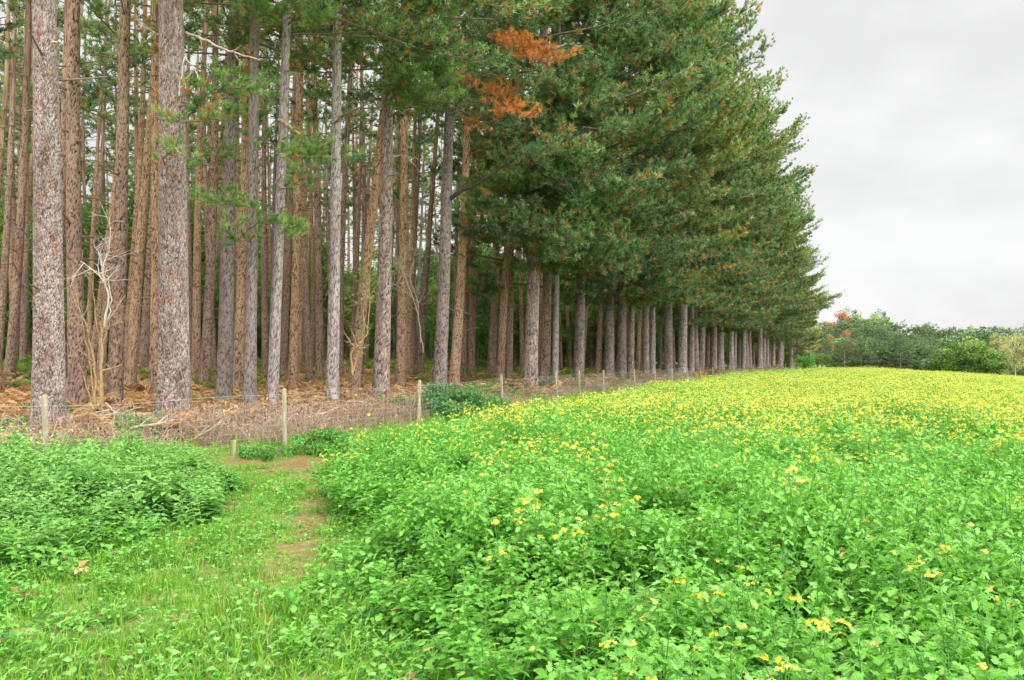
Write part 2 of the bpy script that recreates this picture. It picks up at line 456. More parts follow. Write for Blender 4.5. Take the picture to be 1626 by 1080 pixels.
def edgeL(lo, hi, back):
    def f(t, az):
        face = .5 + .5 * math.cos(az)
        prof = (min(1, .74 + t * 1.6)) * (1 - max(0, t - .68) / .34) ** .5
        return (back + (lo - back) * face ** .8) * prof + .35
    return f
def roundL(R):
    return lambda t, az: R * max(.12, math.sin(math.pi * min(1, .18 + .80 * t)) ** .7)

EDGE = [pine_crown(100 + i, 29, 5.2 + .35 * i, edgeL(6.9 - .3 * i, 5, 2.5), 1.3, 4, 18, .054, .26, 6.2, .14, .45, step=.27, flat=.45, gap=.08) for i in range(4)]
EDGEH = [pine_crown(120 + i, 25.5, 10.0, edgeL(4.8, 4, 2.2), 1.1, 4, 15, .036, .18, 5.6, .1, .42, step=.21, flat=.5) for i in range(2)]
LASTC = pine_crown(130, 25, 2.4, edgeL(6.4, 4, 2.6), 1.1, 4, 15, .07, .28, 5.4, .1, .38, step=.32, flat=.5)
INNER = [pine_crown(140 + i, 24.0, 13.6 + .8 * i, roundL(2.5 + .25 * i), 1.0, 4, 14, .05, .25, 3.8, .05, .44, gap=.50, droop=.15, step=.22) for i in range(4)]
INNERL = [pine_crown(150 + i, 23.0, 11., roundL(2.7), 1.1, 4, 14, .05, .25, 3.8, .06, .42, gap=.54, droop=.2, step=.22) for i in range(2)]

# ------------------------------------------------------------------ trees
def place_tree(x, y, lean_x, lean_y, tm, ts, crown, rz, label, group=None, cs=1., sink=0., cw=1.):
    e = bpy.data.objects.new('pine_tree', None); COL.objects.link(e)
    e.empty_display_size = .3
    M = Matrix.Rotation(lean_x, 4, 'Y') @ Matrix.Rotation(lean_y, 4, 'X') @ Matrix.Rotation(rz, 4, 'Z')
    e.location = (x, y, tz(x, y) - sink); e.rotation_euler = M.to_euler()
    tag(e, label, 'pine tree', group)
    t = link('trunk', tm, e); t.scale = ts
    if crown is not None:
        c = link('crown', crown, e); c.scale = (cs * cw, cs * cw, cs)
    return e

PHI = -.388     # the field side of the row
# base x, top x, width, distance, bark, crown, label
HAND = [
 (-6, 22, 14, 34, 'b', 'i', 'slim brown pine at the left picture edge, its foot cut off by the frame'),
 (78, 60, 54, 13.6, 'A', 'h', 'big grey flaky-barked pine, leftmost of the large trunks, a fence post before it'),
 (72, 113, 20, 27, 'b', 'i', 'brown pine leaning right, its foot hidden behind the leftmost large grey trunk'),
 (14, 46, 17, 30, 'b', 'i', 'dark brown pine leaning right, between the left picture edge and the leftmost large trunk'),
 (125, 133, 29, 20, 'b', 'i', 'thick straight dull brown pine just left of the dead white-forked sapling'),
 (145, 195, 13, 38, 'o', 'i', 'thin orange pine leaning far right, seen through the dead white-forked sapling'),
 (103, 121, 12, 46, 'b', 'i', 'thin dark pine in the gap between the leftmost large trunk and the thick brown one'),
 (180, 216, 25, 21, 'b', 'i', 'brown pine leaning right, just right of the dead white-forked sapling'),
 (197, 227, 14, 33, 'o', 'i', 'thin orange pine leaning right, close against the leaning brown one'),
 (229, 245, 18, 37, 'b', 'l', 'brown pine well back, left of the thickest grey trunk'),
 (277, 272, 58, 16.4, 'B', 'h', 'thickest pine with pinkish grey flaky bark and a green bough across it'),
 (303, 317, 12, 45, 'b', 'l', 'thin brown pine directly right of the thickest grey trunk'),
 (323, 354, 18, 30, 'b', 'i', 'mid-sized brown pine leaning right, second right of the thickest grey trunk'),
 (355, 375, 27, 22, 's', 'h', 'sturdy grey-brown pine behind the low green boughs right of the thickest trunk'),
 (376, 389, 11, 47, 'o', 'i', 'very thin orange pine between two sturdy grey-brown trunks'),
 (396, 403, 23, 19.6, 's', 'h', 'straight grey-brown pine left of the white-flecked one behind the fence post'),
 (421, 437, 12, 36, 'b', 'l', 'thin brown pine touching the left side of the white-flecked trunk'),
 (431, 455, 20, 19.9, 'w', 'h', 'pine with white-flecked bark leaning right just left of the tall fence post'),
 (448, 478, 14, 37, 'b', 'i', 'thin brown pine leaning right behind the tall pale fence post'),
 (463, 493, 18, 29, 'o', 'l', 'orange pine leaning right, just right of the tall pale fence post'),
 (507, 520, 14, 37, 'b', 'i', 'thin brown pine left of the slender whitish trunk by the fence'),
 (527, 532, 22, 21.2, 'w', 'h', 'slender whitish grey pine at the fence, right of the tall post'),
 (539, 556, 13, 38, 'b', 'l', 'thin brown pine half hidden by the slender whitish trunk'),
 (560, 602, 20, 28, 'o', 'i', 'orange pine leaning strongly right behind the pale leafy sapling'),
 (604, 618, 28, 25.5, 'g', 'h', 'grey pine with a flared foot right of the pale leafy sapling'),
 (634, 660, 18, 33, 'o', 'l', 'orange pine behind the bare twiggy shrub, the thicker of two there'),
 (651, 672, 12, 43, 'b', 'i', 'thin brown pine behind the bare twiggy shrub'),
 (666, 690, 12, 44, 'b', 'l', 'thin brown pine just left of the dark trunk with a bent limb'),
 (697, 723, 23, 28.2, 's', 'h', 'dark grey pine with a bare bent limb reaching right'),
 (719, 746, 18, 33, 'o', 'l', 'orange pine right of the dark trunk, dead rust-coloured boughs on it'),
 (734, 765, 12, 44, 'b', 'i', 'thin brown pine directly right of the orange trunk with dead boughs'),
 (747, 775, 12, 47, 'b', 'i', 'thin brown pine, second right of the orange trunk with dead boughs'),
 (777, 796, 11, 49, 'b', 'l', 'thin leaning brown pine alone before the green undergrowth'),
 (793, 815, 14, 39, 'o', 'e', 'orange pine behind the third fence post where the low boughs begin'),
 (807, 818, 14, 42, 'b', 'e', 'brown pine close right of the orange trunk behind the third fence post'),
 (841, 862, 24, 35, 'g', 'e', 'broad grey pine, first thick trunk of the low-boughed edge row'),
 (863, 880, 17, 39, 'b', 'e', 'reddish brown pine tucked behind the first thick trunk of the edge row'),
 (881, 887, 11, 38.5, 'w', 'n', 'thin mottled pine pole behind a fence post in the edge row'),
 (918, 932, 18, 43, 's', 'e', 'dark grey pine with yellow leaves showing on its left'),
 (949, 955, 10, 49, 'b', 'e', 'slim brown pine between two dark grey trunks of the edge row'),
 (967, 972, 16, 48.5, 's', 'e', 'straight dark slate-grey pine of the edge row, right of the slim brown one'),
 (987, 992, 17, 50, 's', 'e', 'broad grey-brown pine, left of a close pair in the edge row'),
 (1001, 1004, 12, 52.5, 'g', 'e', 'grey pine, right of a close pair in the edge row'),
 (1012, 1018, 7, 62, 'o', 'n', 'thin orange pole showing between grey trunks of the edge row'),
 (1026, 1029, 11, 55, 'g', 'e', 'grey pine just left of a white-barked trunk in the edge row'),
 (1036, 1037, 10, 57.5, 'w', 'e', 'white-barked slim pine in the middle of the edge row'),
 (1061, 1066, 15, 60, 's', 'e', 'dark pine between the two white-barked trunks of the edge row'),
 (1083, 1083, 16, 63, 'w', 'e', 'stout white-barked pine in the middle of the edge row'),
]
TREES = {}; POS = []
def row_y(px):
    k = (px - 813) / F
    ys = np.linspace(5, 170, 3000)
    g = row_x(ys) - k * ys
    i = np.argmax(g > 0) if (g > 0).any() else -1
    return ys[i]
for n, (xb, xt, w, d, ty, cr, lab) in enumerate(HAND):
    x = (xb - 813) / F * d
    zb = tz(x, d)
    pyb = HZ + (CAMZ - zb) / F * 0 + (CAMZ - zb) * F / d
    lean = math.atan((xt - xb) / pyb)
    dm = w * d / F * .9
    if ty == 'A': tm, sc_, ax = GREYA, 1., AX['A']
    elif ty == 'B': tm, sc_, ax = GREYB, 1., AX['B']
    else:
        tm, d0, ax = FAM[ty][n % len(FAM[ty])]; sc_ = dm / d0
    r = np.random.RandomState(900 + n)
    crown = {'h': EDGEH, 'i': INNER, 'l': INNERL, 'e': EDGE}.get(cr)
    crown = crown[r.randint(len(crown))] if crown else INNERL[0]
    rz = PHI - (.55 if 780 < xb < 1000 else 0) + r.uniform(-.3, .3) if cr in 'eh' else r.rand() * 6.28
    e = place_tree(x, d, lean, r.uniform(-.02, .02), tm, (sc_, sc_, 1.18 if cr == 'e' else 1), crown, rz, lab, cs=r.uniform(.96, 1.04) * (1 + .06 * (d > 44)) if cr != 'n' else .8, sink=.05)
    TREES[(xb)] = e; POS.append((x, d))

# the far stretch of the edge row and the ranks behind it
r = np.random.RandomState(77)
y = 66.5
while y < 119:
    for k, off in enumerate((0, 3.0, 6.2)):
        if k and y > 112: continue
        yy = y + r.uniform(-.6, .6); xx = float(row_x(yy)) - off * 1.02 + r.uniform(-.5, .5)
        ty = r.choice(['g', 'w', 'w', 'g'] if k == 0 else ['g', 's', 'b'])
        tm, d0, ax = FAM[ty][r.randint(len(FAM[ty]))]
        dm = r.uniform(.46, .68) if k == 0 else r.uniform(.36, .5)
        H = r.uniform(.90, 1.12) * (1 - .34 * float(sm(78, 119, yy)))
        lab = ('grey-trunked pine in the far stretch of the edge row, low boughs over the flowering field' if k == 0 else
               'pine in the ranks directly behind the far stretch of the edge row')
        grp = 'far pines of the edge row' if k == 0 else 'pines ranked behind the far edge row'
        place_tree(xx, yy, r.uniform(-.03, .03), r.uniform(-.02, .02), tm, (dm / d0, dm / d0, H * 1.18), (LASTC if (yy > 108 and k == 0) else EDGE[r.randint(4)]) if k < 2 else INNER[r.randint(4)], PHI - .25 + r.uniform(-.7, .7), lab, grp, cs=H, sink=.1, cw=r.uniform(.82, 1.22))
        POS.append((xx, yy))
    y += r.uniform(2.2, 3.2)

# pines deep inside the wood
count = 0; tries = 0
while count < 192 and tries < 20000:
    tries += 1
    yy = 25 + 72 * r.rand() ** 1.7; px = r.uniform(-40, 1230); xx = (px - 813) / F * yy
    v = (float(row_x(yy)) - xx) * .925
    if v < 6.5 or v > 62: continue
    if yy < 38 and (px > 740 or min(abs(px - t_[0]) for t_ in HAND if t_[3] < 30) < 16): continue
    if min((a - xx) ** 2 + (b - yy) ** 2 for a, b in POS) < 1.9 ** 2: continue
    ty = r.choice(['b', 'b', 'o', 'o', 'o', 's'])
    tm, d0, ax = FAM[ty][r.randint(len(FAM[ty]))]
    dm = r.uniform(.25, .40); H = r.uniform(.85, 1.05)
    cr = INNER[r.randint(4)] if r.rand() < .55 else INNERL[r.randint(2)]
    z3 = 'left' if px < 430 else ('middle' if px < 830 else 'right')
    lab = {'left': 'thin brown pine deep in the wood, behind the large trunks beside the dead sapling',
           'middle': 'thin brown pine deep in the wood, behind the fence stretch with the pale posts',
           'right': 'thin pine deep in the wood, behind the low-boughed edge row'}[z3]
    place_tree(xx, yy, r.uniform(-.03, .055), r.uniform(-.03, .03), tm, (dm / d0, dm / d0, H), cr, r.rand() * 6.28, lab, 'deep pines, ' + z3 + ' part of the wood', cs=H, sink=.1)
    POS.append((xx, yy)); count += 1

# ------------------------------------------------------------------ limbs and boughs of particular trees
def child_mesh(tree, name, mb, mats, smooth=False, label=None):
    bpy.context.view_layer.update()
    me = mb.build(name, mats, smooth)
    me.transform(tree.matrix_world.inverted())
    o = link(name, me, tree)
    if label: o['label'] = label
    return o

def poly(pts, d0, d1=None, jit=.0, n=None):
    d1 = d0 if d1 is None else d1
    D = np.linspace(d0, d1, len(pts))
    P = np.array([W(px, py, d) for (px, py), d in zip(pts, D)])
    return P + (rs.randn(*P.shape) * jit)

def limb(tree, pts, d0, d1, r0, r1, mat, name='dead_branch', twigs=0, label=None):
    mb = MB(); P = poly(pts, d0, d1)
    # resample
    s = np.linspace(0, len(P) - 1, len(P) * 4)
    Q = np.stack([np.interp(s, np.arange(len(P)), P[:, k]) for k in range(3)], -1)
    Q[1:-1] += rs.randn(len(Q) - 2, 3) * .012
    mb.tube(Q, np.linspace(r0, r1, len(Q)), 6, 0, cap=True)
    for k in range(twigs):
        i = rs.randint(2, len(Q) - 1); dr = nrm(nrm(Q[i] - Q[i - 1]) + rs.randn(3) * .6); l = rs.uniform(.15, .5)
        mb.tube([Q[i], Q[i] + dr * l * .5, Q[i] + dr * l + rs.randn(3) * .05], [r1 * 1.2, r1, r1 * .5], 4, 0)
    return child_mesh(tree, name, mb, [mat], True, label)

TB = TREES[277]
limb(TB, [(296, 52), (330, 66), (372, 84), (411, 95)], 16.4, 15.8, .032, .012, DEADW, twigs=5, label='long pale dead branch slanting down to the right')
limb(TB, [(264, 62), (246, 52), (228, 42), (214, 30)], 16.4, 16.0, .02, .008, DEADW, twigs=3)
limb(TB, [(284, 152), (290, 116), (292, 86), (305, 106), (318, 128)], 16.0, 15.8, .017, .010, PALEW, twigs=0, label='forked white dead twig')
limb(TB, [(286, 140), (300, 120), (312, 108)], 15.95, 15.8, .013, .008, PALEW)
limb(TREES[78], [(82, 68), (96, 68)], 13.4, 13.2, .02, .014, DEADW)
limb(TREES[431], [(444, 190), (458, 200), (477, 214)], 19.7, 19.2, .05, .03, DEADT, label='snapped pale branch stub')
limb(TREES[431], [(438, 290), (446, 276), (462, 280)], 19.7, 19.2, .03, .012, DEADW)
limb(TREES[697], [(708, 322), (727, 306), (756, 292), (788, 272), (806, 258)], 28.2, 27.2, .075, .04, GDARK, name='limb', label='bare dark bent limb')
limb(TREES[719], [(752, 52), (722, 30), (694, 4), (680, -14)], 32.8, 31.5, .075, .02, DEADW, twigs=5)
limb(TREES[719], [(752, 122), (735, 84), (712, 56), (694, 40)], 32.8, 31.5, .065, .02, DEADW, twigs=5)
limb(TREES[604], [(614, 66), (580, 46), (552, 34)], 25.3, 24.6, .05, .018, DEADW, twigs=5)
limb(TREES[604], [(612, 250), (640, 246), (664, 254)], 25.2, 24.6, .04, .012, DEADW, twigs=3)
limb(TREES[527], [(530, 196), (546, 182), (570, 172), (590, 154)], 21, 20.4, .04, .012, TWIG, twigs=5)
limb(TREES[841], [(870, 246), (900, 250), (930, 272)], 34.6, 33.5, .06, .02, DEADW, twigs=6)
limb(TREES[841], [(858, 82), (905, 70), (955, 88)], 34.6, 32.8, .08, .02, DEADW, twigs=6)

def bough(tree, pts, d0, d1, mats, spreadpx=1., nbr=7, Lb=.8, tsz=.15, nb=30, w=.017, step=.10, rad=.018, vb=.52, brown=.08, seed=0, name='low_bough', label=None, droop=.12):
    r = np.random.RandomState(seed); mb = MB(); TP = []
    P = poly(pts, d0, d1)
    s = np.linspace(0, len(P) - 1, len(P) * 4)
    Q = np.stack([np.interp(s, np.arange(len(P)), P[:, k]) for k in range(3)], -1)
    mb.tube(Q, np.linspace(rad, rad * .3, len(Q)), 6, 0)
    for k in range(nbr):
        f = (k + 1) / nbr; i = int((.25 + .75 * f) * (len(Q) - 1))
        tan = nrm(Q[min(i + 1, len(Q) - 1)] - Q[max(i - 1, 0)])
        az = math.atan2(tan[1], tan[0]) + r.uniform(-1.1, 1.1)
        branch(mb, TP, Q[i], az, r.uniform(-.2, .5), Lb * r.uniform(.6, 1.25), droop, .2, r, 6.5, step, .010, .12, tsz, vb, brown)
    fin_tufts(mb, TP, nb, w, r)
    return child_mesh(tree, name, mb, mats, False, label)

NB = [TWIG, NEEDLEB]
bough(TB, [(288, 178), (305, 165), (330, 150), (372, 140)], 16.1, 15.2, NB, nbr=7, Lb=.62, seed=1)
bough(TB, [(262, 196), (268, 190), (290, 196), (330, 190)], 15.9, 15.2, NB, nbr=5, Lb=.5, seed=2, brown=.22)
bough(TB, [(262, 262), (258, 250), (268, 246), (284, 250)], 15.9, 15.3, NB, nbr=4, Lb=.32, seed=3, nb=18)
bough(TREES[355], [(358, 262), (340, 258), (318, 268), (296, 274)], 21.8, 20.4, NB, nbr=6, Lb=.7, seed=4)
bough(TREES[355], [(362, 205), (380, 195), (400, 205), (420, 196)], 21.8, 20.6, NB, nbr=5, Lb=.7, seed=5)
bough(TREES[396], [(398, 330), (380, 325), (362, 330), (350, 318)], 19.4, 18.4, NB, nbr=6, Lb=.6, seed=6)
bough(TREES[396], [(399, 362), (412, 352), (430, 360), (446, 380)], 19.4, 18.4, NB, nbr=7, Lb=.6, seed=7)
bough(TREES[396], [(399, 398), (388, 390), (376, 382), (366, 376)], 19.4, 18.6, NB, nbr=4, Lb=.4, seed=8)
bough(TREES[396], [(400, 240), (415, 235), (430, 245), (444, 236)], 19.4, 18.4, NB, nbr=4, Lb=.5, seed=9)
bough(TREES[431], [(446, 250), (466, 250), (492, 252), (522, 250)], 19.7, 18.8, NB, nbr=7, Lb=.55, seed=10)
bough(TREES[431], [(444, 300), (452, 300), (470, 290), (486, 284)], 19.7, 18.8, NB, nbr=4, Lb=.5, seed=11)
bough(TREES[431], [(454, 60), (448, 40), (430, 32), (412, 38)], 19.6, 18.6, NB, nbr=7, Lb=.8, seed=12)
bough(TREES[431], [(456, 30), (470, 24), (484, 38), (492, 60)], 19.6, 18.6, NB, nbr=6, Lb=.7, seed=13)
bough(TREES[527], [(531, 40), (520, 34), (500, 40), (486, 34)], 21, 20, NB, nbr=5, Lb=.7, seed=14)
# lighter boughs hanging into the top of the picture, round the grey trunk
for k, (sx, sy, ex, ey) in enumerate([(615, 40, 560, 20), (616, 60, 660, 30), (614, 110, 680, 70), (612, 150, 700, 110), (612, 130, 560, 90), (611, 190, 690, 170), (612, 175, 640, 150), (616, 20, 700, 20), (613, 100, 590, 60)]):
    bough(TREES[604], [(sx, sy), ((sx * 2 + ex) / 3, sy * .7 + ey * .3 - 10), ((sx + 2 * ex) / 3, (sy + 2 * ey) / 3 - 10), (ex, ey)], 25.3, 23.2 - .2 * (k % 3), NB, nbr=10, Lb=1.1, seed=30 + k, tsz=.17, nb=24, w=.022, step=.14, vb=.46, brown=.07)
for k, (sx, sy, ex, ey) in enumerate([(714, 120, 660, 130), (714, 140, 680, 190), (718, 40, 670, 60)]):
    bough(TREES[697], [(sx, sy), ((sx * 2 + ex) / 3, sy * .7 + ey * .3 - 8), ((sx + 2 * ex) / 3, (sy + 2 * ey) / 3 - 8), (ex, ey)], 28, 26.4, [TWIG, NEEDLE], nbr=10, Lb=1.15, seed=50 + k, tsz=.18, nb=22, w=.024, step=.15, vb=.4, brown=.09)
bough(TREES[697], [(798, 266), (812, 250), (826, 252), (842, 262)], 27.4, 26.6, [TWIG, NEEDLE], nbr=10, Lb=1.2, seed=60, tsz=.16, nb=16, w=.015, step=.13, vb=.3, brown=.03)
# dead rust-coloured boughs
ND = [TWIG, NEEDLED]
T7 = TREES[719]
bough(T7, [(752, 52), (775, 58), (800, 74), (836, 92), (862, 100)], 32.6, 25.6, ND, nbr=20, Lb=.95, seed=70, tsz=.17, nb=20, w=.026, step=.12, brown=.0, name='dead_bough', label='rust-orange dead bough, the upper one', droop=.3)
bough(T7, [(752, 120), (770, 140), (795, 160), (815, 190)], 32.6, 25.6, ND, nbr=18, Lb=.85, seed=71, tsz=.17, nb=20, w=.026, step=.12, name='dead_bough', label='rust-orange dead bough, the lower one', droop=.3, brown=0)
bough(T7, [(748, 150), (740, 168), (735, 185), (738, 205)], 32.4, 25.8, ND, nbr=10, Lb=.55, seed=72, tsz=.15, nb=13, w=.018, step=.11, name='dead_bough', droop=.3, brown=0)
# low boughs of the first edge trees that fill the middle of the picture
for k, (key, d, sx, sy, ex, ey) in enumerate([(841, 34.6, 852, 330, 800, 300), (841, 34.6, 850, 330, 900, 300), (841, 34.6, 853, 290, 930, 330), (841, 34.6, 848, 370, 890, 400), (841, 34.6, 856, 210, 930, 200), (841, 34.6, 858, 150, 940, 130), (841, 34.6, 848, 380, 810, 350),
                                           (863, 38.6, 872, 350, 930, 380), (863, 38.6, 872, 400, 930, 430), (918, 42.6, 926, 380, 980, 400), (918, 42.6, 925, 420, 980, 440), (918, 42.6, 924, 440, 890, 420), (967, 48, 970, 430, 1020, 450), (793, 38.6, 806, 230, 850, 280), (841, 34.6, 856, 250, 890, 270), (841, 34.6, 852, 340, 830, 390), (863, 38.6, 872, 420, 900, 440), (881, 38, 886, 330, 930, 350), (918, 42.6, 925, 350, 1000, 350), (949, 48.6, 952, 440, 990, 450), (967, 48, 970, 400, 1030, 420), (987, 49.5, 990, 440, 1030, 462), (841, 34.6, 856, 180, 900, 160)]):
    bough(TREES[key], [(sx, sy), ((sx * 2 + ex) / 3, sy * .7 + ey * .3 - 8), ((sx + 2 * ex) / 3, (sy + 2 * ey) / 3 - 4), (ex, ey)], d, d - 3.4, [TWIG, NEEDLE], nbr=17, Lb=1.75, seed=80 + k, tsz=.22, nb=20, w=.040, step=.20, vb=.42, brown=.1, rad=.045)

# ------------------------------------------------------------------ broadleaf trees, shrubs
def blob_crown(seed, rx, rz, zc, nblob, rb, nleaf, ls, mats, base_z=None, flat=.75, vr=.35):
    r = np.random.RandomState(seed); mb = MB()
    for k in range(nblob):
        d = nrm(r.randn(3)); q = r.uniform(.35, 1.) ** .6
        c = np.array([d[0] * rx * q, d[1] * rx * q, zc + d[2] * rz * q])
        rr = rb * r.uniform(.55, 1.25)
        b0 = np.array([0, 0, (max(zc - rz * .8, .3) + (c[2] - (zc - rz)) * .3) if zc > 1.5 else zc * .1])
        mb.tube([b0, (b0 + c) / 2 + r.randn(3) * .1 * rr, c], [.05 * rr + (.02 if zc > 1.5 else 0), .03 * rr + (.012 if zc > 1.5 else 0), .008 if zc > 1.5 else .003], 4, 0)
        n = int(nleaf * r.uniform(.6, 1.3))
        dv = nrm(r.randn(n, 3)); P = c + dv * (rr * r.uniform(.25, 1.08, n) ** .55)[:, None] * np.array([1, 1, flat])
        nn = nrm(dv * .5 + r.randn(n, 3) * .7 + np.array([0, 0, .35]))
        u = nrm(np.cross(nn, r.randn(n, 3))); v = np.cross(nn, u); s = (ls * r.uniform(.55, 1.25, n))[:, None]
        V = np.stack([P - u * s * .5, P - v * s * .3 , P + u * s * .5, P + v * s * .3], 1).reshape(-1, 3)
        var = np.clip(.45 + r.uniform(-vr, vr) * .8 + r.uniform(-.25, .25, n), 0, 1)
        mb.add(V, np.arange(4 * n).reshape(-1, 4), 1, np.repeat(var, 4))
    return mb.build('crown', mats)

def simple_trunk(name, d, h, mat, seed):
    r = np.random.RandomState(seed); z = np.linspace(-.3, h, 14); mb = MB()
    P = np.stack([.04 * h / 6 * np.sin(z / 1.7 + r.rand() * 6), .04 * h / 6 * np.sin(z / 2.1 + r.rand() * 6), z], -1)
    mb.tube(P, d / 2 * (1 - .75 * np.clip(z, 0, None) / h) * (1 + .25 * np.exp(-np.clip(z, 0, None) / .3)), 9, 0, .6)
    return mb.build(name, [mat], True)

def broad(name, x, y, trunk, crown, s, rz, label, cat, group=None, sink=.1):
    e = bpy.data.objects.new(name, None); COL.objects.link(e); e.empty_display_size = .3
    e.location = (x, y, tz(x, y) - sink); e.rotation_euler = (0, 0, rz); e.scale = s
    tag(e, label, cat, group); link('trunk', trunk, e); link('crown', crown, e)
    return e

# understorey trees inside the wood
UT = [simple_trunk('trunk', .16, 9, TWIG, 5), simple_trunk('trunk', .12, 6, TWIG, 6)]
UC = [blob_crown(200, 2.7, 3.9, 5.6, 46, 1.0, 190, .20, [TWIG, LEAFG]), blob_crown(201, 2.4, 4.4, 6.0, 46, .95, 190, .20, [TWIG, LEAFG]), blob_crown(202, 2.2, 2.6, 3.4, 36, .85, 200, .19, [TWIG, LEAFG])]
r = np.random.RandomState(5); upos = []
k = 0; tries = 0
while k < 140 and tries < 20000:
    tries += 1
    yy = r.uniform(42, 104); px = r.uniform(-80, 1190); xx = (px - 813) / F * yy
    v = (float(row_x(yy)) - xx) * .925
    if v < (8 if px > 850 else 14) or v > 66 or (v < 24 and px < 700): continue
    if min([9e9] + [(a - xx) ** 2 + (b - yy) ** 2 for a, b in upos]) < 2.9 ** 2: continue
    upos.append((xx, yy)); i = r.randint(3); s = r.uniform(.75, 1.25)
    z3 = 'beside the dead sapling' if px < 430 else ('behind the pale fence posts' if px < 830 else 'behind the low-boughed edge row')
    broad('understorey_tree', xx, yy, UT[0 if i < 2 else 1], UC[i], (s, s, s * r.uniform(.9, 1.15)), r.rand() * 6.28,
          'leafy green undergrowth tree deep among the pine trunks, ' + z3, 'broadleaf tree', 'undergrowth trees ' + z3)
    k += 1

# far wood across the field
FT = [simple_trunk('trunk', .35, 9, GDARK, 7), simple_trunk('trunk', .28, 12, WHITE, 8)]
def far_pine(seed, mats):
    return pine_crown(seed, 12.5, 2.6, lambda t, az: 3.3 * (1 - t) ** .55 * min(1, .8 + t) + .3, .75, 5, 7, .10, .42, 1.9, .02, .4, mats, step=.34)
FC = {'p': [far_pine(300, [TWIG, FARG]), far_pine(301, [TWIG, FARG]), far_pine(302, [TWIG, FARG])],
      'b': [blob_crown(310, 3.5, 3.6, 5.0, 42, 1.25, 190, .34, [TWIG, FARB]), blob_crown(311, 3.2, 4.0, 5.6, 42, 1.2, 190, .34, [TWIG, FARG])],
      'o': [blob_crown(320, 2.6, 3.2, 6.2, 30, .9, 150, .30, [TWIG, FARO])],
      'y': [blob_crown(330, 3.0, 4.6, 8.2, 34, .95, 95, .28, [TWIG, FARY]), blob_crown(331, 2.6, 4.8, 8.4, 32, .9, 80, .28, [TWIG, FARY])],
      't': [blob_crown(340, 2.4, 3.0, 9.6, 22, .8, 70, .30, [TWIG, FARG])]}
def far(px, top, d, kind, label, group=None, wide=1.):
    x = (px - 813) / F * d; z0 = tz(x, d)
    h = CAMZ + (HZ - top) / F * d - z0
    rr = np.random.RandomState(int(px * 7 + d)); i = rr.randint(len(FC[kind]))
    full = {'p': 12.6, 'b': 9.6, 'o': 9.9, 'y': 13.2, 't': 13.0}[kind]
    s = h / full
    return broad('pine_tree' if kind == 'p' else 'broadleaf_tree', x, d, FT[1 if kind in 'y' else 0], FC[kind][i], (s * wide, s * wide, s), rr.rand() * 6.28, label,
                 'pine tree' if kind == 'p' else 'broadleaf tree', group)
# named ones
far(1331, 490, 196, 'o', 'rust-red leafy tree standing above the far wood beside the pine row')
far(1349, 520, 160, 'o', 'orange-red tree in the far wood, its top below the skyline', wide=.55)
far(1371, 545, 148, 'o', 'small rust-coloured tree low in front of the far wood', wide=.5)
far(1314, 528, 158, 'o', 'orange-tinted tree half hidden by the end of the pine row', wide=.6)
far(1349, 486, 206, 't', 'tall dark airy tree above the far wood right of the rust-red one')
far(1367, 486, 204, 'b', 'pale rounded tree rising highest above the far wood')
far(1399, 488, 205, 't', 'thin sparse tree rising alone above the far wood skyline', wide=.7)
far(1384, 500, 202, 't', 'small airy treetop between the pale rounded tree and the thin sparse tree', wide=.7)
far(1528, 531, 128, 'b', 'broad round fresh-green tree standing forward of the far wood', wide=1.25)
far(1558, 545, 126, 'b', 'lower bushy tree at the right side of the round fresh-green one', wide=1.3)
far(1498, 552, 132, 'b', 'low leafy tree at the left side of the round fresh-green one', wide=1.3)
far(1311, 548, 138, 'p', 'dark low evergreen at the end of the pine row, left end of the far wood', wide=1.1)
for j, (px, tp) in enumerate([(1588, 523), (1612, 514), (1638, 516), (1600, 519)]):
    lab = ['straw-leaved tree with thin pale trunk, left of the tall ones at the right picture edge', 'tall straw-leaved tree with pale trunk at the right picture edge', 'straw-leaved tree cut by the right picture edge',
           'straw-leaved tree set back between the pale trunks at the right'][j]
    far(px, tp, [140, 136, 142, 155][j], 'y', lab)
for j, (px, tp, dd) in enumerate([(1268, 520, 150), (1284, 512, 158), (1298, 520, 150), (1276, 535, 140), (1305, 530, 147), (1258, 505, 170)]):
    far(px, tp, dd, 'p', 'evergreen closing the gap behind the end of the pine row', 'evergreens behind the end of the row', wide=1.3)
far(1299, 556, 131, 'b', 'low leafy bush-like tree right of the bright bush at the end of the pine row', wide=1.7)
rr = np.random.RandomState(3)
for rank, (d, t0, n, x0, x1) in enumerate([(146, 541, 17, 1322, 1500), (165, 527, 20, 1306, 1640), (186, 521, 20, 1292, 1660), (200, 517, 18, 1280, 1680)]):
    for j in range(n):
        px = x0 + (x1 - x0) * (j + rr.uniform(.1, .9)) / n
        tp = t0 + rr.uniform(-6, 6) + (6 if px > 1540 and rank > 1 else 0) - (4 if px < 1400 and rank > 1 else 0)
        kind = 'p' if rr.rand() < .72 else 'b'
        far(px, tp, d + rr.uniform(-5, 5), kind, ['green tree in the front rank of the far wood, just beyond the field crest', 'green tree in the second rank of the far wood', 'green tree in the third rank of the far wood', 'green tree forming the far wood skyline'][rank],
            ['front rank of the far wood', 'second rank of the far wood', 'third rank of the far wood', 'skyline rank of the far wood'][rank], wide=rr.uniform(1.3, 1.75))

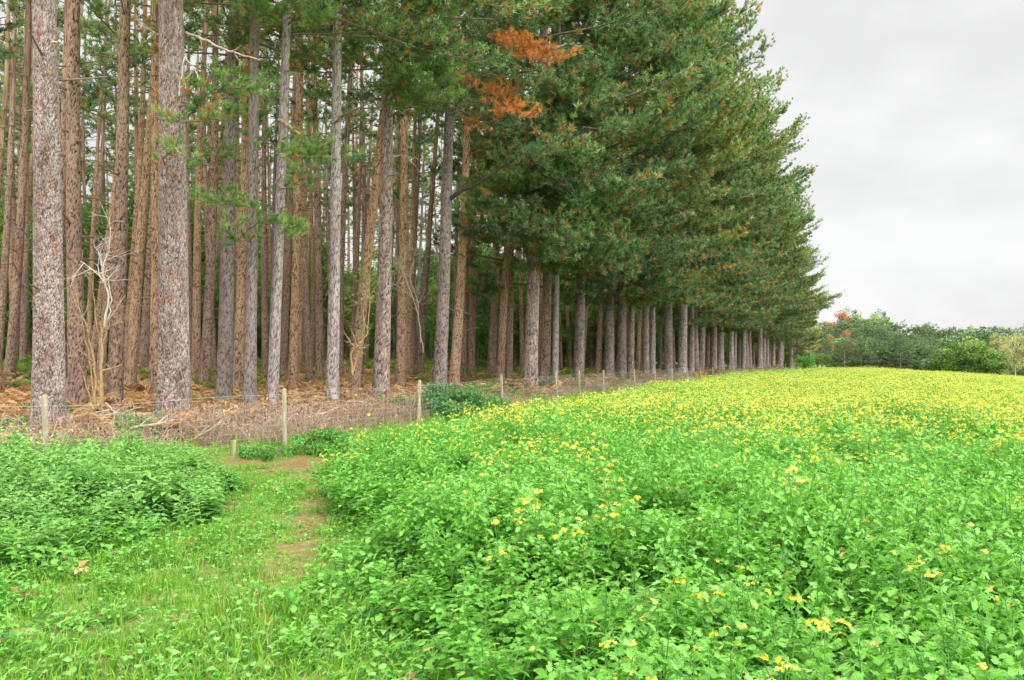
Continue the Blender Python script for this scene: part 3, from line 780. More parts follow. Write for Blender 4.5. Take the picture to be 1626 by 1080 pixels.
# round bush and pale stems at the end of the row
def bush(name, px, py_base, d, h, w_, mats, seed, label, cat, ls=.07, nleaf=150, nblob=26, rb=.3):
    x = (px - 813) / F * d; e = bpy.data.objects.new(name, None); COL.objects.link(e)
    e.location = (x, d, tz(x, d) - .03); tag(e, label, cat)
    c = link('foliage', blob_crown(seed, w_ * .5, h * .42, h * .5, nblob, rb, nleaf, ls, mats), e)
    mb = MB(); r = np.random.RandomState(seed)
    for k in range(9):
        a = r.rand() * 6.28; q = w_ * .4 * r.rand()
        mb.tube([[0, 0, -.05], [q * .4 * math.cos(a), q * .4 * math.sin(a), h * .4], [q * math.cos(a), q * math.sin(a), h * .85]], [.012, .009, .005], 4)
    link('stems', mb.build('stems', [TWIG]), e)
    return e
bush('round_bush', 1277, 585, 103, 2.1, 2.4, [TWIG, MUST], 400, 'bright yellow-green bush at the far end of the pine row', 'bush', .16, 120, 26, .6)
for px, dd in ((1281, 124), (1287, 126)):
    x = (px - 813) / F * dd
    broad('pale_tree', x, dd, FT[1], FC['y'][0], (.62, .62, .72), px, ['slim pale-trunked tree just right of the bright bush, left of its pair', 'slim pale-trunked tree just right of the bright bush, right of its pair'][px == 1287], 'broadleaf tree')

BB = [TWIG, BRAMB]
bush('bramble_bush', 716, 650, 20.6, .98, 1.6, BB, 410, 'dark green bramble bush against the fence beside the second pale post', 'bush', .075, 230, 40, .36)
bush('bramble_bush', 765, 650, 22.2, .6, 1.4, BB, 411, 'low bramble bush spreading right of the larger one at the fence', 'bush', .07, 200, 26, .28)
bush('low_shrub', 517, 715, 13.6, .42, 1.0, [TWIG, NETTLE], 412, 'small dense green shrub at the corner of the flowering crop', 'shrub', .05, 230, 30, .16)
bush('low_shrub', 425, 735, 12.9, .22, .95, [TWIG, NETTLE], 413, 'low flat patch of green leaves at the foot of the tall fence post', 'shrub', .045, 160, 22, .11)

bush('bramble_bush', 212, 668, 14.6, .55, 1.0, BB, 414, 'small dark bramble in the dry brush left of the thickest pine', 'bush', .06, 130, 16, .22)
bush('bramble_bush', 18, 665, 13.4, .6, 1.1, BB, 415, 'small dark bramble at the left picture edge beside the large grey trunk', 'bush', .06, 130, 16, .22)
bush('bramble_bush', 636, 660, 21.5, .65, 1.4, BB, 416, 'greyish bramble in the dry brush left of the second pale post', 'bush', .06, 130, 18, .24)
bush('bramble_bush', 340, 650, 17.5, .5, 1.1, BB, 417, 'small bramble in the dry brush right of the thickest pine', 'bush', .06, 110, 14, .22)

# ------------------------------------------------------------------ saplings
def sapling(name, parts, d, label, cat, leaves=None, twig=0, seed=0):
    r = np.random.RandomState(seed)
    x0 = parts[0][0][0][0]
    base = np.array([(x0 - 813) / F * d, d, tz((x0 - 813) / F * d, d)])
    e = bpy.data.objects.new(name, None); COL.objects.link(e); e.location = base; tag(e, label, cat)
    ends = []; bank = {}
    for pts, r0, r1, mat, dd in parts:
        P = poly(pts, d, d + dd) - base
        s = np.linspace(0, len(P) - 1, len(P) * 4)
        Q = np.stack([np.interp(s, np.arange(len(P)), P[:, k]) for k in range(3)], -1)
        Q[1:] += r.randn(len(Q) - 1, 3) * .012
        mb = bank.setdefault(mat.name, (MB(), mat))[0]
        mb.tube(Q, np.linspace(r0 * .68, r1 * .6, len(Q)), 6, 0, cap=True)
        for k in range(twig):
            i = r.randint(len(Q) // 3, len(Q)); dr = nrm(r.randn(3) * .7 + np.array([0, 0, .6])); l = r.uniform(.2, .75)
            T = np.array([Q[i], Q[i] + dr * l * .5 + r.randn(3) * .04, Q[i] + dr * l + r.randn(3) * .08])
            mb.tube(T, [r1 * .8, r1 * .6, r1 * .3], 4, 0); ends.append(T[2]); ends.append(T[1])
            for q in range(2):
                d2 = nrm(dr + r.randn(3) * .6); mb.tube([T[1], T[1] + d2 * l * .35], [r1 * .5, r1 * .25], 3, 0)
    for nm, (mb, mat) in bank.items():
        link({'weathered_white_wood': 'bleached_fork', 'dead_tan_wood': 'stem', 'dead_wood': 'stem', 'twig_bark': 'stem'}[nm], mb.build('stem', [mat], True), e)
    if leaves:
        mb = MB(); C = np.array(ends)[r.randint(0, len(ends), leaves)] + r.randn(leaves, 3) * .09
        nn = nrm(r.randn(leaves, 3) + np.array([0, -.3, .6])); u = nrm(np.cross(nn, r.randn(leaves, 3))); v = np.cross(nn, u); s = r.uniform(.035, .075, (leaves, 1))
        V = np.stack([C - u * s, C - v * s * .6, C + u * s, C + v * s * .6], 1).reshape(-1, 3)
        mb.add(V, np.arange(4 * leaves).reshape(-1, 4), 0, np.repeat(r.uniform(.5, 1, leaves), 4))
        link('leaves', mb.build('leaves', [LEAFG]), e)
    return e
sapling('dead_sapling', [
    ([(160, 640), (161, 590), (162, 540), (166, 515)], .065, .035, DEADT, 0),
    ([(166, 517), (173, 470), (166, 447), (152, 432), (127, 415)], .042, .014, PALEW, -.3),
    ([(166, 447), (163, 424), (172, 402), (177, 370), (172, 345)], .030, .010, PALEW, .2),
    ([(166, 520), (177, 478), (171, 440), (160, 420)], .026, .010, PALEW, .1),
    ([(163, 424), (156, 400), (150, 390)], .02, .008, PALEW, .1),
    ([(152, 640), (150, 575), (138, 520), (118, 478)], .045, .012, DEADT, -.2),
    ([(150, 640), (143, 570), (128, 500), (116, 440)], .03, .008, DEADT, -.3),
    ([(163, 640), (160, 560), (152, 500), (147, 440)], .035, .010, DEADT, .2),
    ([(146, 640), (135, 600), (118, 560)], .02, .008, DEADT, .2),
    ([(168, 640), (182, 655), (200, 668)], .03, .02, DEADW, -.8)], 18.2, 'dead sapling with tan stems and bleached white forks between brown trunks', 'dead tree', twig=8, seed=1)
sapling('leafy_sapling', [
    ([(560, 596), (557, 562), (570, 546), (583, 532), (587, 490), (586, 440)], .05, .016, DEADT, 0),
    ([(560, 596), (568, 560), (570, 548)], .04, .03, DEADT, .1),
    ([(584, 530), (576, 500), (578, 470), (590, 440)], .025, .010, DEADT, .3),
    ([(587, 470), (600, 450), (622, 440)], .02, .008, DEADT, -.3)], 24.2, 'crooked pale sapling with a few bright green leaves left of the flared grey trunk', 'young tree', leaves=150, twig=7, seed=2)
sapling('bare_shrub', [
    ([(672, 560), (664, 500), (655, 470), (640, 430), (625, 405)], .03, .008, DEADW, 0),
    ([(668, 545), (664, 480), (650, 440), (662, 395)], .03, .008, DEADW, .4),
    ([(664, 480), (640, 460), (618, 448)], .02, .006, DEADW, -.4),
    ([(655, 470), (640, 430), (645, 400), (680, 390)], .02, .006, DEADW, -.2),
    ([(650, 440), (630, 420), (610, 425)], .018, .006, DEADW, .2)], 29.5, 'bare twiggy shrub tangled in front of orange trunks', 'bare shrub', twig=22, seed=3)

r = np.random.RandomState(91)
STK = []
for i in range(3):
    mb = MB(); L = (1.3, .9, 1.7)[i]; t_ = np.linspace(0, 1, 7)
    P = np.stack([L * (t_ - .5), .06 * np.sin(t_ * 5 + i), .03 + .05 * np.sin(t_ * 4 + i)], -1); mb.tube(P, np.linspace(.028, .010, 7), 6, 0, .5, cap=True)
    for q in (2, 4, 5): mb.tube([P[q], P[q] + [.12, .10 * (-1) ** q, .06], P[q] + [.25, .17 * (-1) ** q, .12]], [.011, .008, .004], 5, 0, .5)
    STK.append(mb.build('stick', [DEADW]))
spots = [(345, 648, 16.6, 'pale fallen branch lying in the brush right of the thickest pine'), (168, 655, 16.9, 'pale fallen branch at the foot of the dead sapling'), (480, 668, 17.2, 'pale fallen branch in the brush right of the tall fence post'),
         (580, 650, 20.4, 'pale fallen branch below the flared grey trunk'), (236, 690, 14.2, 'pale fallen branch before the left side of the thickest pine'), (330, 690, 14.3, 'pale fallen branch near the short stake')]
for i, (px, py, d, lab) in enumerate(spots):
    x = (px - 813) / F * d; o = link('fallen_branch', STK[i % 3]); o.location = (x, d, tz(x, d) + .28); o.rotation_euler = (r.uniform(-.2, .2), r.uniform(-.5, .1), r.uniform(-.7, .7)); tag(o, lab, 'branch')

# ------------------------------------------------------------------ fence
POSTM = plain_mat('post_timber', (.25, .20, .135), (.46, .385, .27), 11, .85, (3, 3, .3))
WIREM, _t, _n, _l = nt('galvanised_wire')
_b = N(_t, 'ShaderNodeBsdfPrincipled'); _b.inputs['Base Color'].default_value = (.40, .40, .41, 1); _b.inputs['Metallic'].default_value = .3; _b.inputs['Roughness'].default_value = .5
_o = N(_t, 'ShaderNodeOutputMaterial'); _l.new(_b.outputs[0], _o.inputs[0])
def post_mesh(h, rr, seed, square=True):
    r = np.random.RandomState(seed); mb = MB(); n = 12; z = np.array([-.4, 0, h * .3, h * .6, h * .92, h - .02, h])
    a = np.arange(n) * 2 * math.pi / n
    R = rr * (1 + .08 * r.randn(n)); sc = np.array([1, 1, .99, .98, .97, .95, .85])
    V = np.stack([np.outer(sc, R * np.cos(a)), np.outer(sc, R * np.sin(a)), np.tile(z[:, None], (1, n))], -1)
    i = np.arange(len(z) - 1)[:, None] * n; j = np.arange(n)[None]; j2 = (j + 1) % n
    mb.add(V, np.stack([i + j, i + j2, i + n + j2, i + n + j], -1).reshape(-1, 4), 0)
    mb.add(np.vstack([[[0, 0, h + .008]], V[-1]]), np.stack([np.zeros(n, int), 1 + np.arange(n), 1 + (np.arange(n) + 1) % n], -1), 0)
    return mb.build('post', [POSTM])
fe = bpy.data.objects.new('wire_fence', None); COL.objects.link(fe)
fx0, fy0 = float(fence_x(12.2)), 12.2
fe.location = (fx0, fy0, tz(fx0, fy0))
tag(fe, 'wire netting fence on pale wooden posts between the pine wood and the field', 'fence')
pm = [post_mesh(1.13, .038, s) for s in (1, 2, 3)]
# measured posts first, then on at the same spacing
ppx = [(70, None), (452, None), (664, None), (798, None), (885, None), (920, None), (958, None), (1008, None)]
def fence_y(px):
    k = (px - 813) / F; ys = np.linspace(4, 130, 4000); g = fence_x(ys) - k * ys
    return float(ys[np.argmax(g > 0)])
fys = [fence_y(px) for px, _ in ppx]
fys = [5.6] + fys
while fys[-1] < 112: fys.append(fys[-1] + 4.2)
PP = []
for i, yy in enumerate(fys):
    xx = float(fence_x(yy)); zz = tz(xx, yy)
    o = link('post', pm[i % 3], fe); o.location = Vector((xx, yy, zz)) - fe.location
    o.rotation_euler = (random.uniform(-.05, .05), random.uniform(-.05, .05), random.uniform(0, 6)); o.scale = (1, 1, random.uniform(.95, 1.04) if i < 9 else random.uniform(.80, .92))
    PP.append((xx, yy, zz))
mb = MB(); fo = np.array(fe.location)
ys = np.arange(5.6, 110, .16); wx = fence_x(ys) + .045; wz = terrain(wx, ys)
for h, rr in [(.98, .0036)] + [(hh, .0017) for hh in np.arange(.04, .95, .10)]:
    sel = slice(None, None, 3)
    P = np.stack([wx, ys, wz + h + .02 * np.sin(ys * .9) * (h > .5)], -1)[sel] - fo
    mb.tube(P, rr, 3, 0)
for k in range(0, 300, 1):
    if k >= len(ys): break
    P = np.array([[wx[k], ys[k], wz[k] + .03], [wx[k], ys[k], wz[k] + .97]]) - fo
    mb.tube(P, .0016, 3, 0)
link('netting', mb.build('netting', [WIREM]), fe)
sy = fence_y(374) - .15; sx = float(fence_x(sy)) + .06
st = link('wooden_stake', post_mesh(.24, .035, 9)); st.location = (sx, sy, tz(sx, sy)); st.rotation_euler = (.04, .08, 0)
tag(st, 'short pale wooden stake by the bare soil left of the tall fence post', 'stake')

# ------------------------------------------------------------------ plants for scattering
def strip_leaf(mb, base, dirv, up, L, ts, ws, mat=0, var=.5, curl=.25, fold=.18, wave=0., r=None):
    d = nrm(dirv); s = nrm(np.cross(d, up)); n_ = nrm(np.cross(s, d))
    t = np.asarray(ts, float); w = np.asarray(ws, float) * L
    mid = base + d * (t * L)[:, None] - np.array([0, 0, 1.]) * (curl * L * t ** 2)[:, None] + n_ * (.0 * t)[:, None]
    wv = (r.uniform(-wave, wave, (2, len(t))) * L) if (r is not None and wave) else np.zeros((2, len(t)))
    A = mid + s * w[:, None] + n_ * (fold * w + wv[0])[:, None]
    B = mid - s * w[:, None] + n_ * (fold * w + wv[1])[:, None]
    k = len(t); V = np.vstack([A, mid, B]); i = np.arange(k - 1)
    Fq = np.vstack([np.stack([i, i + 1, k + i + 1, k + i], -1), np.stack([k + i, k + i + 1, 2 * k + i + 1, 2 * k + i], -1)])
    mb.add(V, Fq, mat, var)

MT = [0, .16, .26, .34, .42, .52, .60, .70, .82, .93, 1]
MW = [.02, .025, .16, .19, .06, .24, .09, .29, .22, .17, .01]
ST = [0, .3, .55, .8, 1]; SW = [.03, .12, .30, .26, .0]

def flower(mb, c, rad, r, n=9, mat=2):
    """dome of small four-petalled flowers with a tuft of buds"""
    for k in range(n):
        a = r.rand() * 6.28; q = rad * math.sqrt(r.rand())
        p = c + np.array([q * math.cos(a), q * math.sin(a), rad * .7 * (1 - (q / rad) ** 2) + r.uniform(-.2, .2) * rad])
        nn = nrm(np.array([math.cos(a) * q / rad * .9, math.sin(a) * q / rad * .9, .8]) + r.randn(3) * .25)
        u = nrm(np.cross(nn, r.randn(3))); v = np.cross(nn, u); s = rad * r.uniform(.40, .6)
        V = []; Fq = []
        for dv, dw in ((u, v), (v, -u), (-u, -v), (-v, u)):
            b = len(V); V += [p, p + dv * s * .55 + dw * s * .38 + nn * s * .1, p + dv * s + nn * s * .05, p + dv * s * .55 - dw * s * .38 + nn * s * .1]
            Fq.append([b, b + 1, b + 2, b + 3])
        mb.add(V, Fq, mat, r.uniform(.2, 1))
    top = c + np.array([0, 0, rad * .8])
    for k in range(4):
        q = top + r.randn(3) * rad * .15; s = rad * .14
        mb.add([q + [s, 0, 0], q + [-s * .5, s * .87, 0], q + [-s * .5, -s * .87, 0], q + [0, 0, s * 1.6]], [[0, 1, 3], [1, 2, 3], [2, 0, 3]], 1, .9)

def mustard(seed, nst, nl, nfl, detail, H=.78, ls=1., frad=.02):
    r = np.random.RandomState(seed); mb = MB()
    T, Wd = (MT, MW) if detail else (ST, SW)
    for s in range(nst):
        a = r.rand() * 6.28; q = .17 * math.sqrt(r.rand())
        b = np.array([q * math.cos(a), q * math.sin(a), 0]); h = H * r.uniform(.75, 1.05)
        top = b + np.array([r.uniform(-.16, .16), r.uniform(-.16, .16), h * .94])
        mid = (b + top) / 2 + r.randn(3) * .045
        mb.tube([b - [0, 0, .04], mid, top], [.0045, .0035, .002], 4 if detail else 3, 1, r.rand())
        for k in range(nl):
            t = (k + r.rand()) / nl; t = .30 + .70 * t ** .65
            p = (b * (1 - t) + mid * t * 2 * .5 + mid * 0) if False else (b + (mid - b) * min(1, 2 * t) if t < .5 else mid + (top - mid) * (2 * t - 1))
            az = k * 2.4 + r.uniform(-.5, .5) + s
            L = ls * (.155 - .085 * t) * r.uniform(.7, 1.25)
            el = r.uniform(-.25, .75) + .35 * t
            d = np.array([math.cos(az) * math.cos(el), math.sin(az) * math.cos(el), math.sin(el)])
            upv = nrm(np.array([r.uniform(-.6, .6), r.uniform(-.6, .6), 1.]))
            pet = L * r.uniform(.2, .55)
            q0 = p + d * pet
            if detail: mb.tube([p, q0], [.0022, .0018], 3, 1, .6)
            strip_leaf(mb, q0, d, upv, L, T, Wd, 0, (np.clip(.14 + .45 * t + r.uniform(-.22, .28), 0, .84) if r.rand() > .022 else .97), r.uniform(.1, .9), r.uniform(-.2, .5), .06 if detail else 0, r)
        if s < nfl:
            nfh = 1 + (r.rand() < .6) + (r.rand() < .3)
            for k in range(nfh):
                c = top + np.array([r.uniform(-.07, .07) * (k > 0), r.uniform(-.07, .07) * (k > 0), r.uniform(.05, .13)])
                mb.tube([top - [0, 0, .06], c], [.0025, .002], 3, 1, .8)
                flower(mb, c, frad * r.uniform(.75, 1.3), r, 9 if detail else 4)
    return mb.build('mustard_plant', [MUST, MUSTS, PETAL])

def blade_tuft(seed, n, h, spread, w, mats, vlo=0., vhi=.7, dry=.1, lean=.5):
    r = np.random.RandomState(seed); mb = MB()
    for k in range(n):
        a = r.rand() * 6.28; q = spread * math.sqrt(r.rand())
        b = np.array([q * math.cos(a), q * math.sin(a), -.01]); H = h * r.uniform(.5, 1.15); a2 = r.rand() * 6.28; le = r.uniform(.1, lean)
        dx = np.array([math.cos(a2), math.sin(a2), 0]); s = np.array([-dx[1], dx[0], 0]) * w * .5
        P = [b, b + dx * H * le * .35 + [0, 0, H * .55], b + dx * H * le + [0, 0, H * (1 - le * .35)]]
        var = r.uniform(vlo, vhi) if r.rand() > dry else r.uniform(.88, 1)
        V = [P[0] - s, P[0] + s, P[1] + s * .8, P[1] - s * .8, P[2]]
        mb.add(V, [[0, 1, 2, 3]], 0, var); mb.add(V[2:], [[1, 0, 2]], 0, var)
    return mb.build('tuft', mats)

def weed(seed, nl, L0, mats, var0=.5, h=.06, T=MT, Wd=MW):
    r = np.random.RandomState(seed); mb = MB()
    for k in range(nl):
        az = k * 2.4 + r.uniform(-.4, .4); el = r.uniform(.15, .9); L = L0 * r.uniform(.55, 1.2)
        d = np.array([math.cos(az) * math.cos(el), math.sin(az) * math.cos(el), math.sin(el)])
        p = np.array([r.uniform(-.03, .03), r.uniform(-.03, .03), r.uniform(0, h)])
        q = p + d * L * .5
        mb.tube([p, q], [.002, .0018], 3, 0, .6)
        strip_leaf(mb, q, d, np.array([0, 0, 1.]) + r.randn(3) * .2, L, T, Wd, 0, np.clip(var0 - .1 + r.uniform(-.35, .3), 0, .78), r.uniform(.2, .7), r.uniform(0, .3), .03, r)
    return mb.build('weed', mats)

NT = [0, .1, .28, .42, .56, .7, .85, 1]; NW = [.01, .20, .30, .29, .23, .17, .09, 0]
def nettle(seed, nst=5, H=.7, ls=1.):
    r = np.random.RandomState(seed); mb = MB()
    for s in range(nst):
        a = r.rand() * 6.28; q = .15 * math.sqrt(r.rand()); b = np.array([q * math.cos(a), q * math.sin(a), -.03]); h = H * r.uniform(.65, 1.08)
        top = b + np.array([r.uniform(-.09, .09), r.uniform(-.09, .09), h])
        mb.tube([b, (b + top) / 2 + r.randn(3) * .012, top], [.004, .0035, .002], 3, 0, .6)
        npair = 9
        for k in range(npair):
            t = .25 + .75 * k / (npair - 1); p = b + (top - b) * t
            L = ls * (.092 - .05 * max(0, t - .55) / .45) * r.uniform(.8, 1.25)
            for sd in (0, math.pi):
                az = k * 1.57 + sd + r.uniform(-.3, .3) + a; el = r.uniform(-.1, .55) + .35 * (t > .85)
                d = np.array([math.cos(az) * math.cos(el), math.sin(az) * math.cos(el), math.sin(el)])
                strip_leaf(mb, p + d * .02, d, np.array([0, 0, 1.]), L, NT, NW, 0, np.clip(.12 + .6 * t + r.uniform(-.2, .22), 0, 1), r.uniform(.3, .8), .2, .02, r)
    return mb.build('nettle', [NETTLE])

def fern(seed, mats, nf=5, L=.75, dead=True):
    r = np.random.RandomState(seed); mb = MB()
    for f in range(nf):
        az = r.rand() * 6.28; Lf = L * r.uniform(.6, 1.15); k = 15
        t = np.linspace(0, 1, k); el0 = r.uniform(.6, 1.3); dr = r.uniform(.5, 1.1) if dead else r.uniform(.3, .6)
        h = Lf * (t * math.cos(el0) + .35 * t ** 2); z = Lf * (t * math.sin(el0) - dr * .6 * t ** 2)
        P = np.stack([h * math.cos(az), h * math.sin(az), np.maximum(z * (1.3 if dead else 1), .02) - .02], -1)
        mb.tube(P, np.linspace(.005, .002, k), 3, 0, .3)
        vb = r.uniform(.2, .75)
        for i in range(3, k):
            tan = nrm(P[i] - P[i - 1]); sd = nrm(np.cross(tan, [0, 0, 1.]))
            l = Lf * .34 * math.sin(math.pi * (.18 + .8 * (i - 3) / (k - 3))) * r.uniform(.7, 1.15)
            for sg in (-1, 1):
                d = nrm(sd * sg + tan * .45 + np.array([0, 0, r.uniform(-.6, .1) if dead else r.uniform(-.15, .2)]))
                strip_leaf(mb, P[i], d, np.array([0, 0, 1.]) + r.randn(3) * (.5 if dead else .15), max(l, .03), [0, .2, .4, .6, .8, 1], [.03, .17, .09, .14, .06, 0], 0, np.clip(vb + r.uniform(-.25, .25), 0, 1), r.uniform(.1, .8) if dead else .2, r.uniform(-.4, .6))
    return mb.build('fern', mats)

def brush(seed, n=46, R=.6, h=.55):
    r = np.random.RandomState(seed); mb = MB()
    for k in range(n):
        a = r.rand() * 6.28; q = R * math.sqrt(r.rand()) * .7; p0 = np.array([q * math.cos(a), q * math.sin(a), -.02])
        a2 = r.rand() * 6.28; L = r.uniform(.3, 1.0) * R * 1.6; hh = h * r.uniform(.2, 1.1)
        t = np.linspace(0, 1, 6); P = p0 + np.stack([L * t * math.cos(a2), L * t * math.sin(a2), hh * np.sin(t * math.pi * r.uniform(.45, .95))], -1) + r.randn(6, 3) * .02
        rr = r.uniform(.0025, .006)
        mb.tube(P, np.linspace(rr, rr * .4, 6), 3, 0, r.rand())
        if r.rand() < .5:
            for q in range(3):
                i = r.randint(1, 5); mb.tube([P[i], P[i] + r.randn(3) * .09 + [0, 0, .04]], [rr * .6, rr * .3], 3, 0, r.rand())
        for q in range(3):   # shrivelled leaves
            i = r.randint(1, 6); strip_leaf(mb, P[i], r.randn(3), [0, 0, 1.], r.uniform(.03, .07), [0, .4, 1], [.02, .3, 0], 0, r.rand() * .8, .3, .5)
    return mb.build('brush', [BRUSHM])

# ------------------------------------------------------------------ scatter by geometry nodes
def scatter(name, variants, P, vid, rot, scl, label, cat):
    me = bpy.data.meshes.new(name); n = len(P)
    me.vertices.add(n); me.vertices.foreach_set('co', np.asarray(P, np.float32).ravel())
    at = me.attributes.new('vid', 'INT', 'POINT'); at.data.foreach_set('value', np.asarray(vid, np.int32))
    at = me.attributes.new('rot', 'FLOAT_VECTOR', 'POINT'); at.data.foreach_set('vector', np.asarray(rot, np.float32).ravel())
    at = me.attributes.new('scl', 'FLOAT_VECTOR', 'POINT'); at.data.foreach_set('vector', np.asarray(scl, np.float32).ravel())
    o = link(name, me); tag(o, label, cat, kind='stuff')
    g = bpy.data.node_groups.new(name + '_scatter', 'GeometryNodeTree')
    g.interface.new_socket('Geometry', in_out='INPUT', socket_type='NodeSocketGeometry')
    g.interface.new_socket('Geometry', in_out='OUTPUT', socket_type='NodeSocketGeometry')
    gi = g.nodes.new('NodeGroupInput'); go = g.nodes.new('NodeGroupOutput'); J = g.nodes.new('GeometryNodeJoinGeometry')
    def named(nm, typ):
        k = g.nodes.new('GeometryNodeInputNamedAttribute'); k.data_type = typ; k.inputs['Name'].default_value = nm
        return k.outputs['Attribute']
    av = named('vid', 'INT'); ar = named('rot', 'FLOAT_VECTOR'); asc = named('scl', 'FLOAT_VECTOR')
    er = g.nodes.new('FunctionNodeEulerToRotation'); g.links.new(ar, er.inputs[0])
    for i, vm in enumerate(variants):
        so = bpy.data.objects.new(name + '_source', vm)
        oi = g.nodes.new('GeometryNodeObjectInfo'); oi.inputs['Object'].default_value = so; oi.transform_space = 'ORIGINAL'
        cp = g.nodes.new('FunctionNodeCompare'); cp.data_type = 'INT'; cp.operation = 'EQUAL'
        ins = [s for s in cp.inputs if s.type == 'INT']
        g.links.new(av, ins[0]); ins[1].default_value = i
        ip = g.nodes.new('GeometryNodeInstanceOnPoints')
        g.links.new(gi.outputs[0], ip.inputs['Points']); g.links.new(cp.outputs[0], ip.inputs['Selection'])
        g.links.new(oi.outputs['Geometry'], ip.inputs['Instance'])
        g.links.new(er.outputs[0], ip.inputs['Rotation']); g.links.new(asc, ip.inputs['Scale'])
        g.links.new(ip.outputs[0], J.inputs[0])
    g.links.new(J.outputs[0], go.inputs[0])
    md = o.modifiers.new('scatter', 'NODES'); md.node_group = g
    return o

def rots(n, r, tilt=.12):
    return np.stack([r.uniform(-tilt, tilt, n), r.uniform(-tilt, tilt, n), r.uniform(0, 6.283, n)], -1)

def cand(r, x0, x1, y0, y1, dens):
    n = int((x1 - x0) * (y1 - y0) * dens)
    return r.uniform(x0, x1, n), r.uniform(y0, y1, n)

def lowfreq(x, y, s, seed):
    r = np.random.RandomState(seed); out = 0
    for k in range(6):
        a = r.rand() * 6.28; f = s * r.uniform(.6, 1.8)
        out = out + np.sin((x * math.cos(a) + y * math.sin(a)) * f + r.rand() * 6.28)
    return out / 6 * 2.2

# -- mustard crop
r = np.random.RandomState(42)
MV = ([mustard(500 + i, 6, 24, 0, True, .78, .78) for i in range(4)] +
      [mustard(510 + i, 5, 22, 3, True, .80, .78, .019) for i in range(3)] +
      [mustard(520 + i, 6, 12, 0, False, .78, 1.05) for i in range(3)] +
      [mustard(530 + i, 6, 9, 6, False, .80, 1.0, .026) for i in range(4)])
parts_ = []
for (y0, y1, dens) in ((.7, 9, 26), (9, 26, 17), (26, 84, 9)):
    x, y = cand(r, -3, 62, y0, y1, dens)
    e = edge_x(y)
    right = .70 * y + 3.5
    u = x - .4245 * y
    lim = 72 + 5 * np.sin(u * .2)
    k = (x > e) & (x < right) & (y < lim) & (u > -16)
    k &= ~((y > 45) & (x < e + 1.0 * sm(45, 60, y)))
    parts_.append((x[k], y[k]))
x = np.concatenate([p[0] for p in parts_]); y = np.concatenate([p[1] for p in parts_])
e = edge_x(y); n = len(x); ed = x - e
dist = np.hypot(x, y)
lf = lowfreq(x, y, .9, 1)
hs = (.66 + .34 * sm(0, .7, np.where(y < 9.2, ed, np.minimum(ed, 9)))) * (1 + .07 * lf + .06 * r.randn(n))
hs = np.where((y < 5) , hs * (1 - .25 * (1 - sm(0, 2.5, ed))), hs)
nearf = sm(6.8, 11.5, dist + 1.5 * lf)
gap = np.clip(lowfreq(x, y, .35, 2), -1, 1)
pf = .10 + nearf * (.74 + .74 * sm(2.2, 9, ed)) + nearf * .22 * gap
pf = np.where((ed < .8) & (y > 8.5) & (y < 20), .5, pf)
pf *= 1 - .8 * sm(34, 52, y) * (1 - sm(1.5, 6.5, ed))
pf *= .95
hole = lowfreq(x, y, 3.4, 12)
hs = hs * (1 - .38 * sm(.45, 1.0, hole) * (dist < 14))
clus = lowfreq(x, y, 2.4, 14)
pf = np.where(dist < 12, pf * (.25 + 1.9 * sm(-.1, .9, clus)), pf * (.72 + .38 * sm(-.6, .5, clus)))
isf = r.rand(n) < pf
near = dist < 11
vid = np.where(near, np.where(isf, 4 + r.randint(0, 3, n), r.randint(0, 4, n)), np.where(isf, 10 + r.randint(0, 4, n), 7 + r.randint(0, 3, n)))
ws = (.85 + .3 * r.rand(n)) * np.where(dist > 26, 1.35, 1.0)
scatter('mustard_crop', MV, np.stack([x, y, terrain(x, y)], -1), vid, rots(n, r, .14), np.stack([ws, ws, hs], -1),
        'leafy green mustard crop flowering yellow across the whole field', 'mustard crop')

# -- grass and weeds on the track and field margin
r = np.random.RandomState(43)
GV = ([blade_tuft(600 + i, 20, .11, .10, .006, [GRASSM], 0, .75, .10, .9) for i in range(3)] +
      [blade_tuft(604, 22, .06, .10, .0055, [GRASSM], .2, .85, .16, 1.2), blade_tuft(605, 14, .28, .10, .006, [GRASSM], .0, .7, .18, .7)] +
      [weed(610 + i, 12, .038, [MUST], .7) for i in range(3)] + [weed(614 + i, 8, .05, [NETTLE], .6, .05, NT, NW) for i in range(2)] +
      [weed(618, 16, .048, [MUST], .6, .13), weed(619, 7, .05, [BRACK], .6, .06, NT, NW)])
x, y = cand(r, -9, 2, 2.4, 16, 290)
b = bare(x, y); lf = lowfreq(x, y, 1.5, 4); v = row_x(y) - x
inb = (x < edge_x(y) + .55) & (v < -2.6) & (x > -.62 * y - 1.6)
b = np.clip(b * (1.0 + .9 * lowfreq(x, y, 4.5, 21)) * .85, 0, 1)
keep = inb & (r.rand(len(x)) > b * 1.02) & (r.rand(len(x)) < (.55 + .45 * sm(-.9, .3, lf)) * (1 - .35 * sm(8, 12, y)))
x, y, lf = x[keep], y[keep], lf[keep]; n = len(x)
leftweed = sm(-2.0, -3.2, x + .12 * (y - 4)) * (1 - sm(9, 11, y)); centre = np.exp(-((x + 2.45 - .02 * y) / .38) ** 2) * sm(5.5, 7, y); redge = 1 - sm(0, .9, edge_x(y) - x)
q = r.rand(n); vid = np.where(q < .62, r.randint(0, 3, n), np.where(q < .9, 3, 8 + r.randint(0, 2, n)))
wm = r.rand(n) < .20 + .34 * np.maximum(np.maximum(leftweed, centre), redge)
vid = np.where(wm, np.where(r.rand(n) < .62, 5 + r.randint(0, 3, n), 8 + r.randint(0, 2, n)), vid)
big = r.rand(n) < .03 + .16 * leftweed + .14 * redge
vid = np.where(big, np.where(r.rand(n) < .95, 10, 11), vid)
s = r.uniform(.7, 1.25, n) * (1 + .35 * np.maximum(leftweed, redge)) * (1 + .25 * sm(0, 1, lf))
s *= 1 - .35 * bare(x, y)
